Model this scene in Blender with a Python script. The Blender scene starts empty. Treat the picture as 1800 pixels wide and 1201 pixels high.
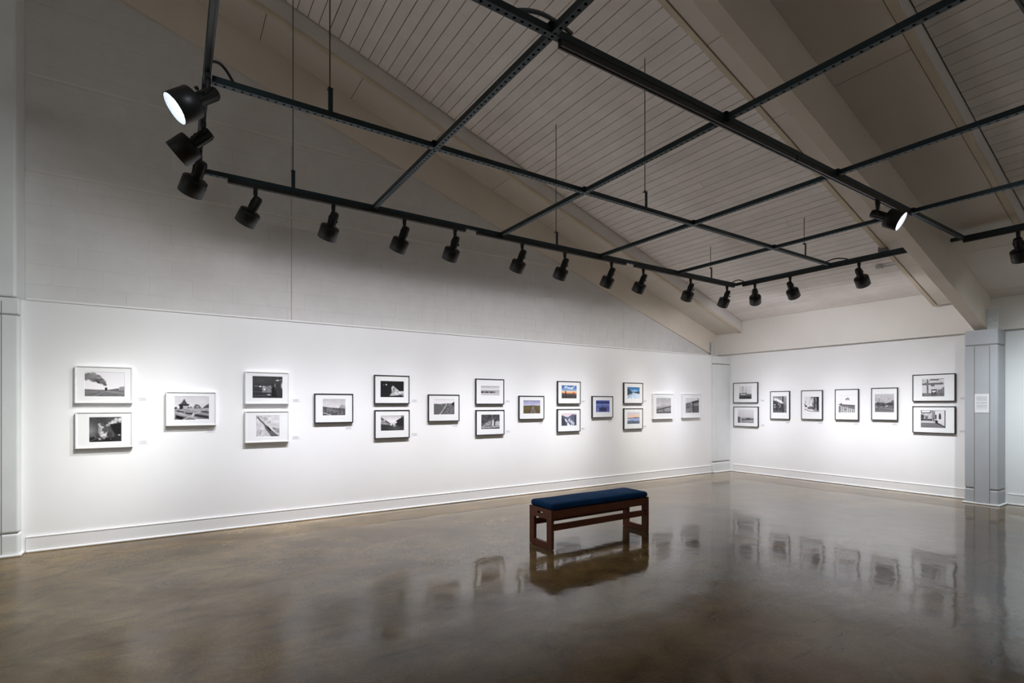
import bpy, bmesh, math, random
import numpy as np
from mathutils import Vector, Matrix

random.seed(7)
scene = bpy.context.scene
C = scene.collection

# ------------------------------------------------------------------ camera, world, exposure
cam_d = bpy.data.cameras.new('camera')
cam_d.sensor_width = 36.0
cam_d.lens = 905.0 / 1800.0 * 36.0
cam_d.shift_y = 110.0 / 1800.0
cam_d.clip_start = 0.05
cam = bpy.data.objects.new('camera', cam_d)
C.objects.link(cam)
cam.location = (0.0, 0.0, 1.435)
cam.rotation_euler = (math.radians(90), 0, math.radians(56.7 - 90))
scene.camera = cam

world = bpy.data.worlds.new('world')
scene.world = world
world.use_nodes = True
world.node_tree.nodes['Background'].inputs[0].default_value = (0.02, 0.02, 0.022, 1)
world.node_tree.nodes['Background'].inputs[1].default_value = 1.0

scene.view_settings.view_transform = 'Standard'
scene.view_settings.look = 'None'
scene.view_settings.gamma = 1.0
scene.view_settings.use_curve_mapping = False
scene.view_settings.exposure = 0.2

scene.cycles.max_bounces = 8
scene.cycles.diffuse_bounces = 6
scene.cycles.glossy_bounces = 3
scene.cycles.transparent_max_bounces = 6

LAMP_POWER = 235.0          # watts given to one track lamp

# ------------------------------------------------------------------ helpers
def srgb(*c):
    return tuple((x / 12.92 if x <= 0.04045 else ((x + 0.055) / 1.055) ** 2.4) for x in c)

class N:
    """short node builder"""
    def __init__(self, name):
        self.m = bpy.data.materials.new(name)
        self.m.use_nodes = True
        self.t = self.m.node_tree
        self.b = self.t.nodes['Principled BSDF']
        self.out = self.t.nodes['Material Output']
    def node(self, kind, **kw):
        n = self.t.nodes.new(kind)
        for k, v in kw.items():
            if hasattr(n, k):
                setattr(n, k, v)
            else:
                n.inputs[k.replace('_', ' ')].default_value = v
        return n
    def link(self, a, b):
        self.t.links.new(a, b)
    def ramp(self, fac, stops):
        r = self.node('ShaderNodeValToRGB')
        el = r.color_ramp.elements
        while len(el) < len(stops):
            el.new(0.5)
        for e, (p, c) in zip(el, stops):
            e.position = p
            e.color = tuple(c) + ((1,) if len(c) == 3 else ())
        self.link(fac, r.inputs[0])
        return r.outputs[0]
    def noise(self, vec, scale, detail=3, rough=0.5, dist=0.0):
        n = self.node('ShaderNodeTexNoise')
        n.inputs['Scale'].default_value = scale
        n.inputs['Detail'].default_value = detail
        n.inputs['Roughness'].default_value = rough
        n.inputs['Distortion'].default_value = dist
        if vec is not None:
            self.link(vec, n.inputs['Vector'])
        return n.outputs[0]
    def mapping(self, vec, scale=(1, 1, 1), loc=(0, 0, 0), rot=(0, 0, 0)):
        n = self.node('ShaderNodeMapping')
        n.inputs['Scale'].default_value = scale
        n.inputs['Location'].default_value = loc
        n.inputs['Rotation'].default_value = rot
        self.link(vec, n.inputs['Vector'])
        return n.outputs[0]
    def math(self, op, a, b=None, c=None):
        n = self.node('ShaderNodeMath', operation=op)
        for i, v in enumerate((a, b, c)):
            if v is None:
                continue
            if isinstance(v, (int, float)):
                n.inputs[i].default_value = v
            else:
                self.link(v, n.inputs[i])
        return n.outputs[0]
    def mix(self, fac, a, b, mode='MIX'):
        n = self.node('ShaderNodeMix', data_type='RGBA', blend_type=mode)
        for i, v in ((0, fac), (6, a), (7, b)):
            if isinstance(v, (int, float)):
                n.inputs[i].default_value = v
            elif isinstance(v, tuple):
                n.inputs[i].default_value = v + ((1,) if len(v) == 3 else ())
            else:
                self.link(v, n.inputs[i])
        return n.outputs[2]
    def bump(self, height, strength=0.2, dist=0.01):
        n = self.node('ShaderNodeBump')
        n.inputs['Strength'].default_value = strength
        n.inputs['Distance'].default_value = dist
        self.link(height, n.inputs['Height'])
        self.link(n.outputs[0], self.b.inputs['Normal'])
    def pos(self):
        return self.node('ShaderNodeNewGeometry').outputs['Position']
    def obj(self):
        return self.node('ShaderNodeTexCoord').outputs['Object']
    def base(self, c):
        if isinstance(c, tuple):
            self.b.inputs['Base Color'].default_value = c + ((1,) if len(c) == 3 else ())
        else:
            self.link(c, self.b.inputs['Base Color'])
    def rough(self, v):
        if isinstance(v, (int, float)):
            self.b.inputs['Roughness'].default_value = v
        else:
            self.link(v, self.b.inputs['Roughness'])

def paint(name, col, rough=0.55, var=0.05, bump=0.05, scale=6.0, rnd=0.0, spec=0.35):
    k = N(name)
    p = k.pos()
    n = k.noise(p, scale, 2, 0.6)
    lo = tuple(x * (1 - var) for x in col)
    hi = tuple(min(1, x * (1 + var)) for x in col)
    c = k.ramp(n, [(0.3, lo), (0.7, hi)])
    if rnd:
        r = k.node('ShaderNodeObjectInfo').outputs['Random']
        f = k.math('MULTIPLY_ADD', r, rnd, 1 - rnd)
        cc = k.node('ShaderNodeCombineColor')
        for i in range(3):
            k.link(f, cc.inputs[i])
        c = k.mix(1.0, c, cc.outputs[0], 'MULTIPLY')
    k.base(c)
    k.rough(rough)
    k.b.inputs['Specular IOR Level'].default_value = spec
    if bump:
        k.bump(k.noise(p, scale * 14, 1), bump, 0.004)
    return k.m

def plain(name, col, rough=0.5, metal=0.0, spec=0.5):
    k = N(name)
    k.base(col)
    k.rough(rough)
    k.b.inputs['Metallic'].default_value = metal
    k.b.inputs['Specular IOR Level'].default_value = spec
    return k.m

# ------------------------------------------------------------------ materials
M = {}
M['wall'] = paint('gallery_wall_paint', (0.86, 0.86, 0.86), 0.6, 0.012, 0.0, 2.0)
M['block'] = paint('painted_block', (0.70, 0.685, 0.67), 0.7, 0.03, 0.15, 5.0, rnd=0.02)
M['mortar'] = paint('painted_mortar', (0.74, 0.72, 0.70), 0.8, 0.04, 0.0)
M['plank'] = paint('painted_plank', (0.90, 0.845, 0.815), 0.6, 0.05, 0.0, 3.0, rnd=0.09)
M['deck'] = plain('dark_roof_deck', (0.05, 0.042, 0.038), 0.9)
M['cream'] = paint('cream_beam_paint', (0.76, 0.69, 0.60), 0.6, 0.05, 0.0, 1.5)
M['soffit'] = paint('soffit_panel_paint', (0.74, 0.69, 0.63), 0.6, 0.04, 0.0, 1.5, rnd=0.03)
M['fascia'] = paint('fascia_board_paint', (0.74, 0.71, 0.68), 0.6, 0.04, 0.0, 2.0)
M['trimtan'] = paint('aged_trim_paint', (0.68, 0.60, 0.48), 0.6, 0.08, 0.0, 2.5)
M['gap'] = plain('dark_gap', (0.03, 0.026, 0.024), 0.9)
M['column'] = paint('column_paint', (0.74, 0.76, 0.76), 0.55, 0.03, 0.0, 3.0)
M['column_grey'] = paint('grey_column_paint', (0.46, 0.475, 0.50), 0.55, 0.03, 0.0, 3.0)
M['base'] = paint('baseboard_paint', (0.82, 0.82, 0.82), 0.4, 0.01, 0.0, 3.0)
M['header'] = paint('header_paint', (0.78, 0.745, 0.70), 0.6, 0.02, 0.0, 2.0)
M['soft_gap'] = plain('grey_joint', (0.30, 0.29, 0.28), 0.9)
M['crack'] = plain('caulk_crack', (0.46, 0.38, 0.31), 0.9)
M['steel'] = paint('painted_steel_plate', (0.60, 0.61, 0.61), 0.5, 0.05, 0.05)
M['black'] = paint('matte_black_metal', (0.008, 0.008, 0.009), 0.45, 0.2, 0.0, 20.0, spec=0.4)
M['track'] = plain('black_track_metal', (0.010, 0.011, 0.011), 0.4, 0.0, 0.5)
M['inner'] = plain('black_baffle', (0.02, 0.02, 0.02), 0.35)
M['rod'] = plain('steel_rod', (0.09, 0.085, 0.08), 0.5, 0.6)
M['conduit'] = plain('grey_flex_conduit', (0.12, 0.13, 0.14), 0.4, 0.3)
M['greybox'] = plain('grey_junction_box', (0.15, 0.17, 0.17), 0.5)
M['white_frame'] = paint('white_frame_paint', (0.80, 0.80, 0.81), 0.35, 0.01, 0.0)
M['black_frame'] = paint('black_frame_paint', (0.022, 0.02, 0.022), 0.35, 0.1, 0.0)
M['mat'] = plain('white_mat_board', (0.88, 0.88, 0.88), 0.8, 0, 0.1)
M['backer'] = plain('kraft_backing', (0.4, 0.33, 0.25), 0.9)

def strut_mat():
    k = N('slotted_green_black_steel')
    o = k.obj()
    s = k.node('ShaderNodeSeparateXYZ')
    k.link(o, s.inputs[0])
    u = k.math('SUBTRACT', k.math('FRACT', k.math('DIVIDE', s.outputs[0], 0.05)), 0.5)
    u = k.math('MULTIPLY', u, 0.05)
    r2 = k.math('ADD', k.math('MULTIPLY', u, u), k.math('MULTIPLY', s.outputs[1], s.outputs[1]))
    hole = k.math('LESS_THAN', r2, 0.009 ** 2)
    k.base(k.mix(hole, (0.012, 0.021, 0.024), (0.002, 0.002, 0.002)))
    k.rough(k.math('MULTIPLY_ADD', hole, 0.5, 0.45))
    k.link(k.math('MULTIPLY_ADD', hole, -0.5, 0.5), k.b.inputs['Specular IOR Level'])
    k.b.inputs['Specular Tint'].default_value = (0.72, 0.9, 1.0, 1)
    return k.m
M['strut'] = strut_mat()

def floor_mat():
    k = N('polished_concrete')
    p = k.pos()
    big = k.noise(k.mapping(p, (0.5, 0.8, 1)), 1.1, 4, 0.62, 0.7)
    mid = k.noise(k.mapping(p, (1.0, 1.25, 1), rot=(0, 0, 0.6)), 2.4, 5, 0.70, 0.6)
    fine = k.noise(p, 60, 2, 0.75)
    c1 = k.ramp(big, [(0.30, (0.104, 0.068, 0.026)), (0.50, (0.168, 0.112, 0.045)), (0.68, (0.242, 0.166, 0.072))])
    c2 = k.ramp(mid, [(0.32, (0.55, 0.55, 0.55)), (0.5, (0.95, 0.95, 0.95)), (0.68, (1.3, 1.28, 1.24))])
    c = k.mix(1.0, c1, c2, 'MULTIPLY')
    c3 = k.ramp(fine, [(0.3, (0.76, 0.76, 0.76)), (0.7, (1.22, 1.2, 1.15))])
    c = k.mix(1.0, c, c3, 'MULTIPLY')
    # short dark scuff marks
    st = k.noise(k.mapping(p, (0.9, 9.0, 1), rot=(0, 0, -0.45)), 1.7, 2, 0.5, 0.3)
    scr = k.ramp(st, [(0.665, (0, 0, 0)), (0.70, (1, 1, 1))])
    c = k.mix(k.math('MULTIPLY', scr, 0.45), c, (0.05, 0.04, 0.032))
    k.base(c)
    # the polish is worn dull towards the left part of the room and in patches
    sx = k.node('ShaderNodeSeparateXYZ')
    k.link(p, sx.inputs[0])
    pol = k.math('ADD', k.math('MULTIPLY', sx.outputs[0], 0.26), k.math('MULTIPLY', k.math('SUBTRACT', big, 0.5), 1.6))
    pol = k.ramp(k.math('ADD', pol, 0.12), [(0.0, (0.0,) * 3), (0.75, (1.0,) * 3)])
    k.rough(k.math('ADD', k.math('MULTIPLY_ADD', pol, -0.142, 0.205), k.math('MULTIPLY', mid, 0.05)))
    k.link(k.math('MULTIPLY_ADD', pol, 0.34, 0.15), k.b.inputs['Specular IOR Level'])
    h = k.noise(p, 2.1, 3, 0.45)
    k.bump(h, 0.16, 0.03)
    return k.m
M['floor'] = floor_mat()

def wood_mat():
    k = N('dark_walnut_wood')
    o = k.pos()
    n = k.noise(k.mapping(o, (3, 25, 40)), 3, 6, 0.6, 0.6)
    k.base(k.ramp(n, [(0.25, (0.085, 0.024, 0.010)), (0.6, (0.185, 0.054, 0.022)), (0.85, (0.26, 0.082, 0.034))]))
    k.rough(0.42)
    k.b.inputs['Specular IOR Level'].default_value = 0.3
    k.bump(n, 0.05, 0.002)
    return k.m
M['wood'] = wood_mat()

def cloth_mat():
    k = N('navy_blue_upholstery')
    o = k.obj()
    n = k.noise(o, 260, 3, 0.7)
    n2 = k.noise(o, 5, 3)
    c = k.ramp(n, [(0.3, (0.0015, 0.034, 0.110)), (0.7, (0.003, 0.056, 0.170))])
    c = k.mix(1.0, c, k.ramp(n2, [(0.3, (0.85,) * 3), (0.7, (1.12,) * 3)]), 'MULTIPLY')
    k.base(c)
    k.rough(0.85)
    k.b.inputs['Specular IOR Level'].default_value = 0.12
    k.bump(n, 0.25, 0.002)
    return k.m
M['cloth'] = cloth_mat()

def print_mat():
    k = N('photographic_print')
    a = k.node('ShaderNodeVertexColor', layer_name='ink')
    k.base(a.outputs[0])
    k.rough(0.45)
    k.b.inputs['Specular IOR Level'].default_value = 0.25
    return k.m
M['print'] = print_mat()

def glass_mat():
    k = N('picture_glazing')
    tr = k.node('ShaderNodeBsdfTransparent')
    tr.inputs[0].default_value = (0.97, 0.975, 0.975, 1)
    gl = k.node('ShaderNodeBsdfGlossy')
    gl.inputs['Roughness'].default_value = 0.03
    lw = k.node('ShaderNodeLayerWeight')
    lw.inputs[0].default_value = 0.5
    fr = k.math('MULTIPLY_ADD', k.math('POWER', lw.outputs['Facing'], 4.0), 0.85, 0.02)
    mx = k.node('ShaderNodeMixShader')
    k.link(fr, mx.inputs[0])
    k.link(tr.outputs[0], mx.inputs[1])
    k.link(gl.outputs[0], mx.inputs[2])
    k.link(mx.outputs[0], k.out.inputs[0])
    return k.m
M['glass'] = glass_mat()

def text_mat(name, lines, x0, x1, z0, z1, seed):
    """printed paragraph lines too small to read; local X across, Z up"""
    k = N(name)
    s = k.node('ShaderNodeSeparateXYZ')
    k.link(k.obj(), s.inputs[0])
    x, z = s.outputs[0], s.outputs[2]
    row = k.math('MULTIPLY', k.math('DIVIDE', k.math('SUBTRACT', z, z0), (z1 - z0)), float(lines))
    fr = k.math('FRACT', row)
    band = k.math('MULTIPLY', k.math('GREATER_THAN', fr, 0.3), k.math('LESS_THAN', fr, 0.78))
    inx = k.math('MULTIPLY', k.math('GREATER_THAN', x, x0), k.math('LESS_THAN', x, x1))
    inz = k.math('MULTIPLY', k.math('GREATER_THAN', z, z0), k.math('LESS_THAN', z, z1))
    cv = k.node('ShaderNodeCombineXYZ')
    k.link(k.math('MULTIPLY', x, 420.0), cv.inputs[0])
    k.link(k.math('ADD', k.math('FLOOR', row), float(seed)), cv.inputs[1])
    nz = k.noise(cv.outputs[0], 1.0, 1)
    glyph = k.math('GREATER_THAN', nz, 0.45)
    cv2 = k.node('ShaderNodeCombineXYZ')
    k.link(k.math('ADD', k.math('FLOOR', row), float(seed) + 0.5), cv2.inputs[0])
    gapn = k.noise(cv2.outputs[0], 0.9, 0)
    keep = k.math('GREATER_THAN', gapn, 0.40)
    f = k.math('MULTIPLY', k.math('MULTIPLY', band, inx), k.math('MULTIPLY', inz, k.math('MULTIPLY', glyph, keep)))
    k.base(k.mix(f, (0.82, 0.82, 0.84), (0.34, 0.34, 0.37)))
    k.rough(0.6)
    return k.m

def lens_mat(name, col, strength):
    k = N(name)
    k.b.inputs['Base Color'].default_value = (0.8, 0.8, 0.8, 1)
    k.b.inputs['Emission Color'].default_value = col + (1,)
    k.b.inputs['Emission Strength'].default_value = strength
    k.m.cycles.emission_sampling = 'NONE'      # the spot lamp in the can does the lighting
    return k.m

# ------------------------------------------------------------------ mesh helpers
def mesh_from(name, verts, faces, mat=None, smooth=False):
    me = bpy.data.meshes.new(name)
    me.from_pydata([tuple(v) for v in verts], [], faces)
    me.update()
    if mat:
        me.materials.append(mat)
    if smooth:
        for p in me.polygons:
            p.use_smooth = True
    return me

class B:
    """collects shapes into one mesh"""
    def __init__(self):
        self.v, self.f, self.s = [], [], []
    def add(self, verts, faces, smooth=False):
        o = len(self.v)
        self.v += [tuple(v) for v in verts]
        for f in faces:
            self.f.append(tuple(i + o for i in f))
            self.s.append(smooth)
        return self
    def box(self, x0, x1, y0, y1, z0, z1, mtx=None):
        v = [(x, y, z) for x in (x0, x1) for y in (y0, y1) for z in (z0, z1)]
        if mtx is not None:
            v = [mtx @ Vector(p) for p in v]
        return self.add(v, [(0, 1, 3, 2), (4, 6, 7, 5), (0, 4, 5, 1), (2, 3, 7, 6), (0, 2, 6, 4), (1, 5, 7, 3)])
    def prism(self, poly, y0, y1, axis='Y'):
        """poly of 2-D points, extruded along an axis"""
        n = len(poly)
        if axis == 'Y':
            v = [(a, y0, b) for a, b in poly] + [(a, y1, b) for a, b in poly]
        elif axis == 'X':
            v = [(y0, a, b) for a, b in poly] + [(y1, a, b) for a, b in poly]
        else:
            v = [(a, b, y0) for a, b in poly] + [(a, b, y1) for a, b in poly]
        f = [tuple(range(n)), tuple(range(2 * n - 1, n - 1, -1))]
        f += [(i, (i + 1) % n, n + (i + 1) % n, n + i) for i in range(n)]
        return self.add(v, f)
    def lathe(self, prof, seg=24, mtx=None, cap0=True, cap1=True):
        """prof: (radius, z) list, around Z"""
        v, f = [], []
        for r, z in prof:
            for i in range(seg):
                a = 2 * math.pi * i / seg
                v.append(Vector((r * math.cos(a), r * math.sin(a), z)))
        for j in range(len(prof) - 1):
            for i in range(seg):
                k = (i + 1) % seg
                f.append((j * seg + i, j * seg + k, (j + 1) * seg + k, (j + 1) * seg + i))
        if mtx is not None:
            v = [mtx @ p for p in v]
        self.add(v, f, True)
        o = len(self.v) - len(v)
        if cap0:
            self.f.append(tuple(o + i for i in range(seg - 1, -1, -1))); self.s.append(False)
        if cap1:
            e = o + (len(prof) - 1) * seg
            self.f.append(tuple(e + i for i in range(seg))); self.s.append(False)
        return self
    def tube(self, pts, r, seg=8):
        pts = [Vector(p) for p in pts]
        n = len(pts)
        v, f = [], []
        up = Vector((0.13, 0.27, 0.95)).normalized()
        for i, p in enumerate(pts):
            t = (pts[min(i + 1, n - 1)] - pts[max(i - 1, 0)]).normalized()
            a = t.cross(up)
            if a.length < 1e-4:
                a = t.cross(Vector((1, 0, 0)))
            a.normalize()
            b = t.cross(a)
            for k in range(seg):
                g = 2 * math.pi * k / seg
                v.append(p + (a * math.cos(g) + b * math.sin(g)) * r)
        for i in range(n - 1):
            for k in range(seg):
                q = (k + 1) % seg
                f.append((i * seg + k, i * seg + q, (i + 1) * seg + q, (i + 1) * seg + k))
        f.append(tuple(range(seg - 1, -1, -1)))
        f.append(tuple((n - 1) * seg + k for k in range(seg)))
        return self.add(v, f, True)
    def mesh(self, name, mat, bevel=0.0, segs=1):
        me = bpy.data.meshes.new(name)
        me.from_pydata(self.v, [], self.f)
        bm = bmesh.new()
        bm.from_mesh(me)
        for fc, s in zip(bm.faces, self.s):
            fc.smooth = s
        bmesh.ops.recalc_face_normals(bm, faces=bm.faces)
        if bevel:
            ed = [e for e in bm.edges if len(e.link_faces) == 2 and e.calc_face_angle(0) > 0.6]
            bmesh.ops.bevel(bm, geom=ed, offset=bevel, segments=segs, affect='EDGES', profile=0.5, clamp_overlap=True)
        bm.to_mesh(me)
        bm.free()
        me.materials.append(mat)
        return me

def link(name, me, parent=None, loc=(0, 0, 0), rot=(0, 0, 0)):
    o = bpy.data.objects.new(name, me)
    C.objects.link(o)
    if parent is not None:
        o.parent = parent
    o.location = loc
    o.rotation_euler = rot
    return o

def part(name, b, mat, parent, bevel=0.0, segs=1, label=None):
    o = link(name, b.mesh(name, mat, bevel, segs), parent)
    if label:
        o['label'] = label
    return o

def tag(o, label, cat, group=None):
    o['label'] = label
    o['category'] = cat
    if group:
        o['group'] = group
    return o

def struct(name, b, mat, label=None, bevel=0.0):
    o = link(name, b.mesh(name, mat, bevel))
    o['kind'] = 'structure'
    if label:
        o['label'] = label
    return o

def thing(name, label, cat, loc=(0, 0, 0), rot=(0, 0, 0), group=None):
    o = link(name, None, None, loc, rot)
    o.empty_display_size = 0.1
    return tag(o, label, cat, group)

# ------------------------------------------------------------------ the room
YL, YU = 6.72, 6.98           # lower gallery panel face, upper block face (left wall)
XB, XH = 9.98, 9.92           # back wall face, header face
X0, Y0 = -6.0, -5.0           # unseen far ends of the room
RIDGE = -1.45
SL = 0.325
def zp(x): return 3.140 - SL * (abs(x - RIDGE) + RIDGE - 10.0)   # plank face
def zs(x): return 2.908 - SL * (abs(x - RIDGE) + RIDGE - 10.0)   # soffit face
def zb(x): return 2.430 - 0.321 * (abs(x - RIDGE) + RIDGE - 10.0)   # beam underside

fl = struct('floor', B().box(X0 - .2, XB + .25, Y0 - .2, YU + .25, -0.15, 0), M['floor'],
            'polished brown concrete floor with glossy reflections')

# left wall: smooth lower panel with a ledge, painted blocks above
wl = struct('wall_left', B().box(X0, 9.45, YL, YL + 0.24, 0, 2.437), M['wall'],
            'smooth white lower gallery wall hung with photographs')
poly = [(X0, 2.44), (XB + .2, 2.44), (XB + .2, zp(XB + .2) + .02), (RIDGE, zp(RIDGE) + .02), (X0, zp(X0) + .02)]
wu = struct('wall_left_upper', B().prism(poly, YU + 0.003, YU + 0.25), M['mortar'],
            'grey painted concrete block gable wall above the gallery panel')
# concrete blocks, one object each
BW, BH, G = 0.4064, 0.2032, 0.002
def chamfer_block():
    w, h, c = (BW - G) / 2, (BH - G) / 2, 0.003
    v = [(-w, .0028, -h), (w, .0028, -h), (w, .0028, h), (-w, .0028, h),
         (-w, c * .6, -h), (w, c * .6, -h), (w, c * .6, h), (-w, c * .6, h),
         (-w + c, 0, -h + c), (w - c, 0, -h + c), (w - c, 0, h - c), (-w + c, 0, h - c)]
    f = [(0, 3, 2, 1), (8, 9, 10, 11)]
    for i in range(4):
        j = (i + 1) % 4
        f += [(i, j, 4 + j, 4 + i), (4 + i, 4 + j, 8 + j, 8 + i)]
    return mesh_from('concrete_block', v, f, M['block'])
blkc = chamfer_block()
rnd = random.Random(3)
for r in range(22):
    zc = 2.44 + BH * (r + 0.5)
    x = -1.245 + (BW / 2 if r % 2 else 0)
    segs = ([(-1.245, -1.245 + BW / 2)] if r % 2 else []) + [(x + i * BW, x + (i + 1) * BW) for i in range(30)]
    for a, b_ in segs:
        xc = (a + b_) / 2
        if zc - BH / 2 > zb(a) + 0.16 or b_ > 9.75:
            continue
        o = link('concrete_block', blkc, wu, (xc, YU + rnd.uniform(-0.0008, 0.0008), zc))
        o.scale = ((b_ - a - G) / (BW - G), 1, 1)
# unseen stretch left of the column, in one piece
# horizontal mouldings and ledge on the left wall
for i, z in enumerate((4.735, 3.775)):
    xe = 10 - (z - 2.43) / 0.321
    struct('trim_%d' % (i + 1), B().box(-1.235, xe + .12, YU - 0.020, YU + 0.002, z, z + 0.030), M['fascia'],
           'thin horizontal moulding across the block wall', 0.004)
struct('trim_3', B().box(-1.19, 9.45, YL - 0.012, YL + 0.25, 2.4375, 2.458), M['wall'], 'thin ledge capping the lower gallery wall', 0.004)
struct('trim_4', B().box(1.241, 1.249, YU - 0.0035, YU + 0.002, 2.46, 4.70), M['crack'], 'brown caulked vertical joint in block wall')
struct('trim_5', B().box(7.118, 7.128, YU - 0.0035, YU + 0.002, 2.46, 3.33), M['mortar'], 'fine vertical joint in block wall near corner')

# back wall, header above it
wb = struct('wall_back', B().box(XB, XB + .2, Y0, 6.95, 0, 2.60), M['wall'], 'white back gallery wall under the header beam')
hd = struct('wall_back_header', B().prism([(XH, 2.498), (XB + .25, 2.498), (XB + .25, zp(XB + .25) + .03), (XH, zp(XH) + .03)], Y0, 7.0),
            M['header'], 'pale header beam running along the top of the back wall')
# unseen walls that close the room
struct('wall_right', B().prism([(X0, 0), (XB + .2, 0), (XB + .2, zp(XB + .2)), (RIDGE, zp(RIDGE)), (X0, zp(X0))], Y0 - .2, Y0), M['wall'])
struct('wall_front', B().box(X0 - .2, X0, Y0 - .2, YU + .25, 0, zp(X0) + .05), M['wall'])

# baseboards: board, cap and shoe
def baseboard(name, p0, p1, nx, ny, label):
    b = B()
    def slab(d, z0, z1):
        xs = sorted((p0[0], p1[0], p0[0] + nx * d, p1[0] + nx * d)); ys = sorted((p0[1], p1[1], p0[1] + ny * d, p1[1] + ny * d))
        b.box(xs[0], xs[-1], ys[0], ys[-1], z0, z1)
    o = link(name, None)
    o['kind'] = 'structure'; o['label'] = label
    for nm, d, z0, z1, bev in (('board', 0.014, 0.0, 0.142, 0.002), ('cap_moulding', 0.018, 0.142, 0.158, 0.005), ('shoe_moulding', 0.028, 0.0, 0.022, 0.008)):
        b = B(); slab(d, z0, z1)
        part(nm, b, M['base'], o, bev, 2)
    return o
baseboard('baseboard_left', (-1.19, YL), (9.39, YL), 0, -1, 'white baseboard along the long gallery wall')
baseboard('baseboard_back', (XB, 2.70), (XB, 6.60), -1, 0, 'white baseboard along the back gallery wall')
baseboard('baseboard_right', (XB, Y0), (XB, 2.26), -1, 0, 'white baseboard right of the grey column')

# ceiling: dark deck with individual painted planks
def zdeck(x): return zp(x) + 0.024
dk = B().prism([(XB + .25, zdeck(XB + .25)), (RIDGE, zdeck(RIDGE)), (X0 - .2, zdeck(X0 - .2)),
                (X0 - .2, zdeck(X0 - .2) + .1), (RIDGE, zdeck(RIDGE) + .1), (XB + .25, zdeck(XB + .25) + .1)], Y0 - .2, YU + .25)
ceil = struct('ceiling', dk, M['deck'], 'sloping painted plank ceiling between the beams')
PX = 0.1195
th = math.atan(SL)
def plank_mesh():
    w, c = PX / math.cos(th) / 2 - 0.0034, 0.0025
    v, f = [], []
    prof = [(-w, .02), (-w, c), (-w + c, 0), (w - c, 0), (w, c), (w, .02)]
    v = [(a, -.5, b_) for a, b_ in prof] + [(a, .5, b_) for a, b_ in prof]
    n = len(prof)
    f = [tuple(range(n)), tuple(range(2 * n - 1, n - 1, -1))] + [(i, n + i, n + (i + 1) % n, (i + 1) % n) for i in range(n)]
    return mesh_from('plank', v, f, M['plank'])
pm = plank_mesh()
rnd = random.Random(11)
bays = [(3.098, 6.350, -1.44), (-1.34, 1.735, 2.6)]
for (ya, yb, xlo) in bays:
    k = 0
    while True:
        xc = 9.915 - PX * (k + 0.5)
        if xc - PX / 2 < xlo:
            break
        k += 1
        cuts = [ya, yb]
        if rnd.random() < 0.22:
            cuts.insert(1, rnd.uniform(ya + .35, yb - .35))
        for a, b_ in zip(cuts[:-1], cuts[1:]):
            o = link('plank', pm, ceil, (xc, (a + b_) / 2, zp(xc) + rnd.uniform(-0.001, 0.0015)), (0, th, 0))
            o.scale = (1, b_ - a - 0.002, 1)
# the unseen rest of the ceiling, plain boards in one sheet
rest = B()
for (ya, yb) in ((3.085, 6.365), (-1.35, 1.745), (-5, -1.97)):
    rest.prism([(X0, zp(X0)), (RIDGE - .02, zp(RIDGE - .02)), (RIDGE - .02, zp(RIDGE) + .02), (X0, zp(X0) + .02)], ya, yb)
rest.prism([(2.55, zp(2.55)), (RIDGE, zp(RIDGE)), (RIDGE, zp(RIDGE) + .02), (2.55, zp(2.55) + .02)], -1.35, 1.745)
rest.prism([(XB, zp(XB)), (RIDGE, zp(RIDGE)), (RIDGE, zp(RIDGE) + .02), (XB, zp(XB) + .02)], -5, -1.97)
part('ceiling_boarding', rest, M['plank'], ceil)

# beams with soffit panels on both sides
def sloped(b, xa, xb, y0, y1, fa, fb):
    """prism between two sloped lines fa (low) and fb (high) over x, split at the ridge"""
    xs = [xa] + ([RIDGE] if xa < RIDGE < xb else []) + [xb]
    poly = [(x, fa(x)) for x in xs] + [(x, fb(x)) for x in reversed(xs)]
    return b.prism(poly, y0, y1)

def beam(label, y0, y1, xe, left, right):
    o = link('roof_beam', None)
    o['kind'] = 'structure'; o['label'] = label
    part('beam_body', sloped(B(), X0, xe, y0, y1, zb, lambda x: zp(x) + .02), M['cream'], o, 0.004)
    joints = [0.88 + 1.1 * k for k in range(-6, 9)]
    for side in (left, right):
        if side is None:
            continue
        ya, yb, xend, up = side          # ya next to the beam, yb outer edge
        lo, hi = min(ya, yb), max(ya, yb)
        sg = 1 if yb > ya else -1
        f0 = lambda x: zs(x) + up
        # backing that shows as the thin dark joints
        part('joint_backing', sloped(B(), X0 + .01, xend - .01, lo + .005, hi - .01, lambda x: f0(x) + .004, lambda x: f0(x) + .008), M['gap'], o)
        xs = [j for j in joints if j < xend - .12] + [xend]
        for a, c in zip(xs[:-1], xs[1:]):
            b = sloped(B(), a + .0035, c - .0035, lo + .002, hi - .063, f0, lambda x: f0(x) + .01) if sg > 0 else \
                sloped(B(), a + .0035, c - .0035, lo + .063, hi - .002, f0, lambda x: f0(x) + .01)
            part('soffit_panel', b, M['soffit'], o)
        # edge moulding under the soffit and fascia board up to the planks
        e0, e1 = (yb - .055, yb) if sg > 0 else (yb, yb + .055)
        part('edge_moulding', sloped(B(), X0 + .01, xend, e0, e1, lambda x: f0(x) - .012, lambda x: f0(x) + .03), M['trimtan'], o, 0.003)
        g0, g1 = (yb - .03, yb) if sg > 0 else (yb, yb + .03)
        part('fascia_board', sloped(B(), X0 + .01, xend, g0, g1, lambda x: f0(x) + .031, lambda x: zp(x) + .018), M['fascia'], o)
        part('end_cap', B().box(xend - .012, xend, lo + .001, hi - .001, zs(xend) + up + .001, zp(xend) + .01), M['fascia'], o)
    return o
beam('cream painted roof beam against the block gable wall', 6.945, YU + .002, 9.97, None, (6.945, 6.36, 9.915, 0.0))
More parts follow.
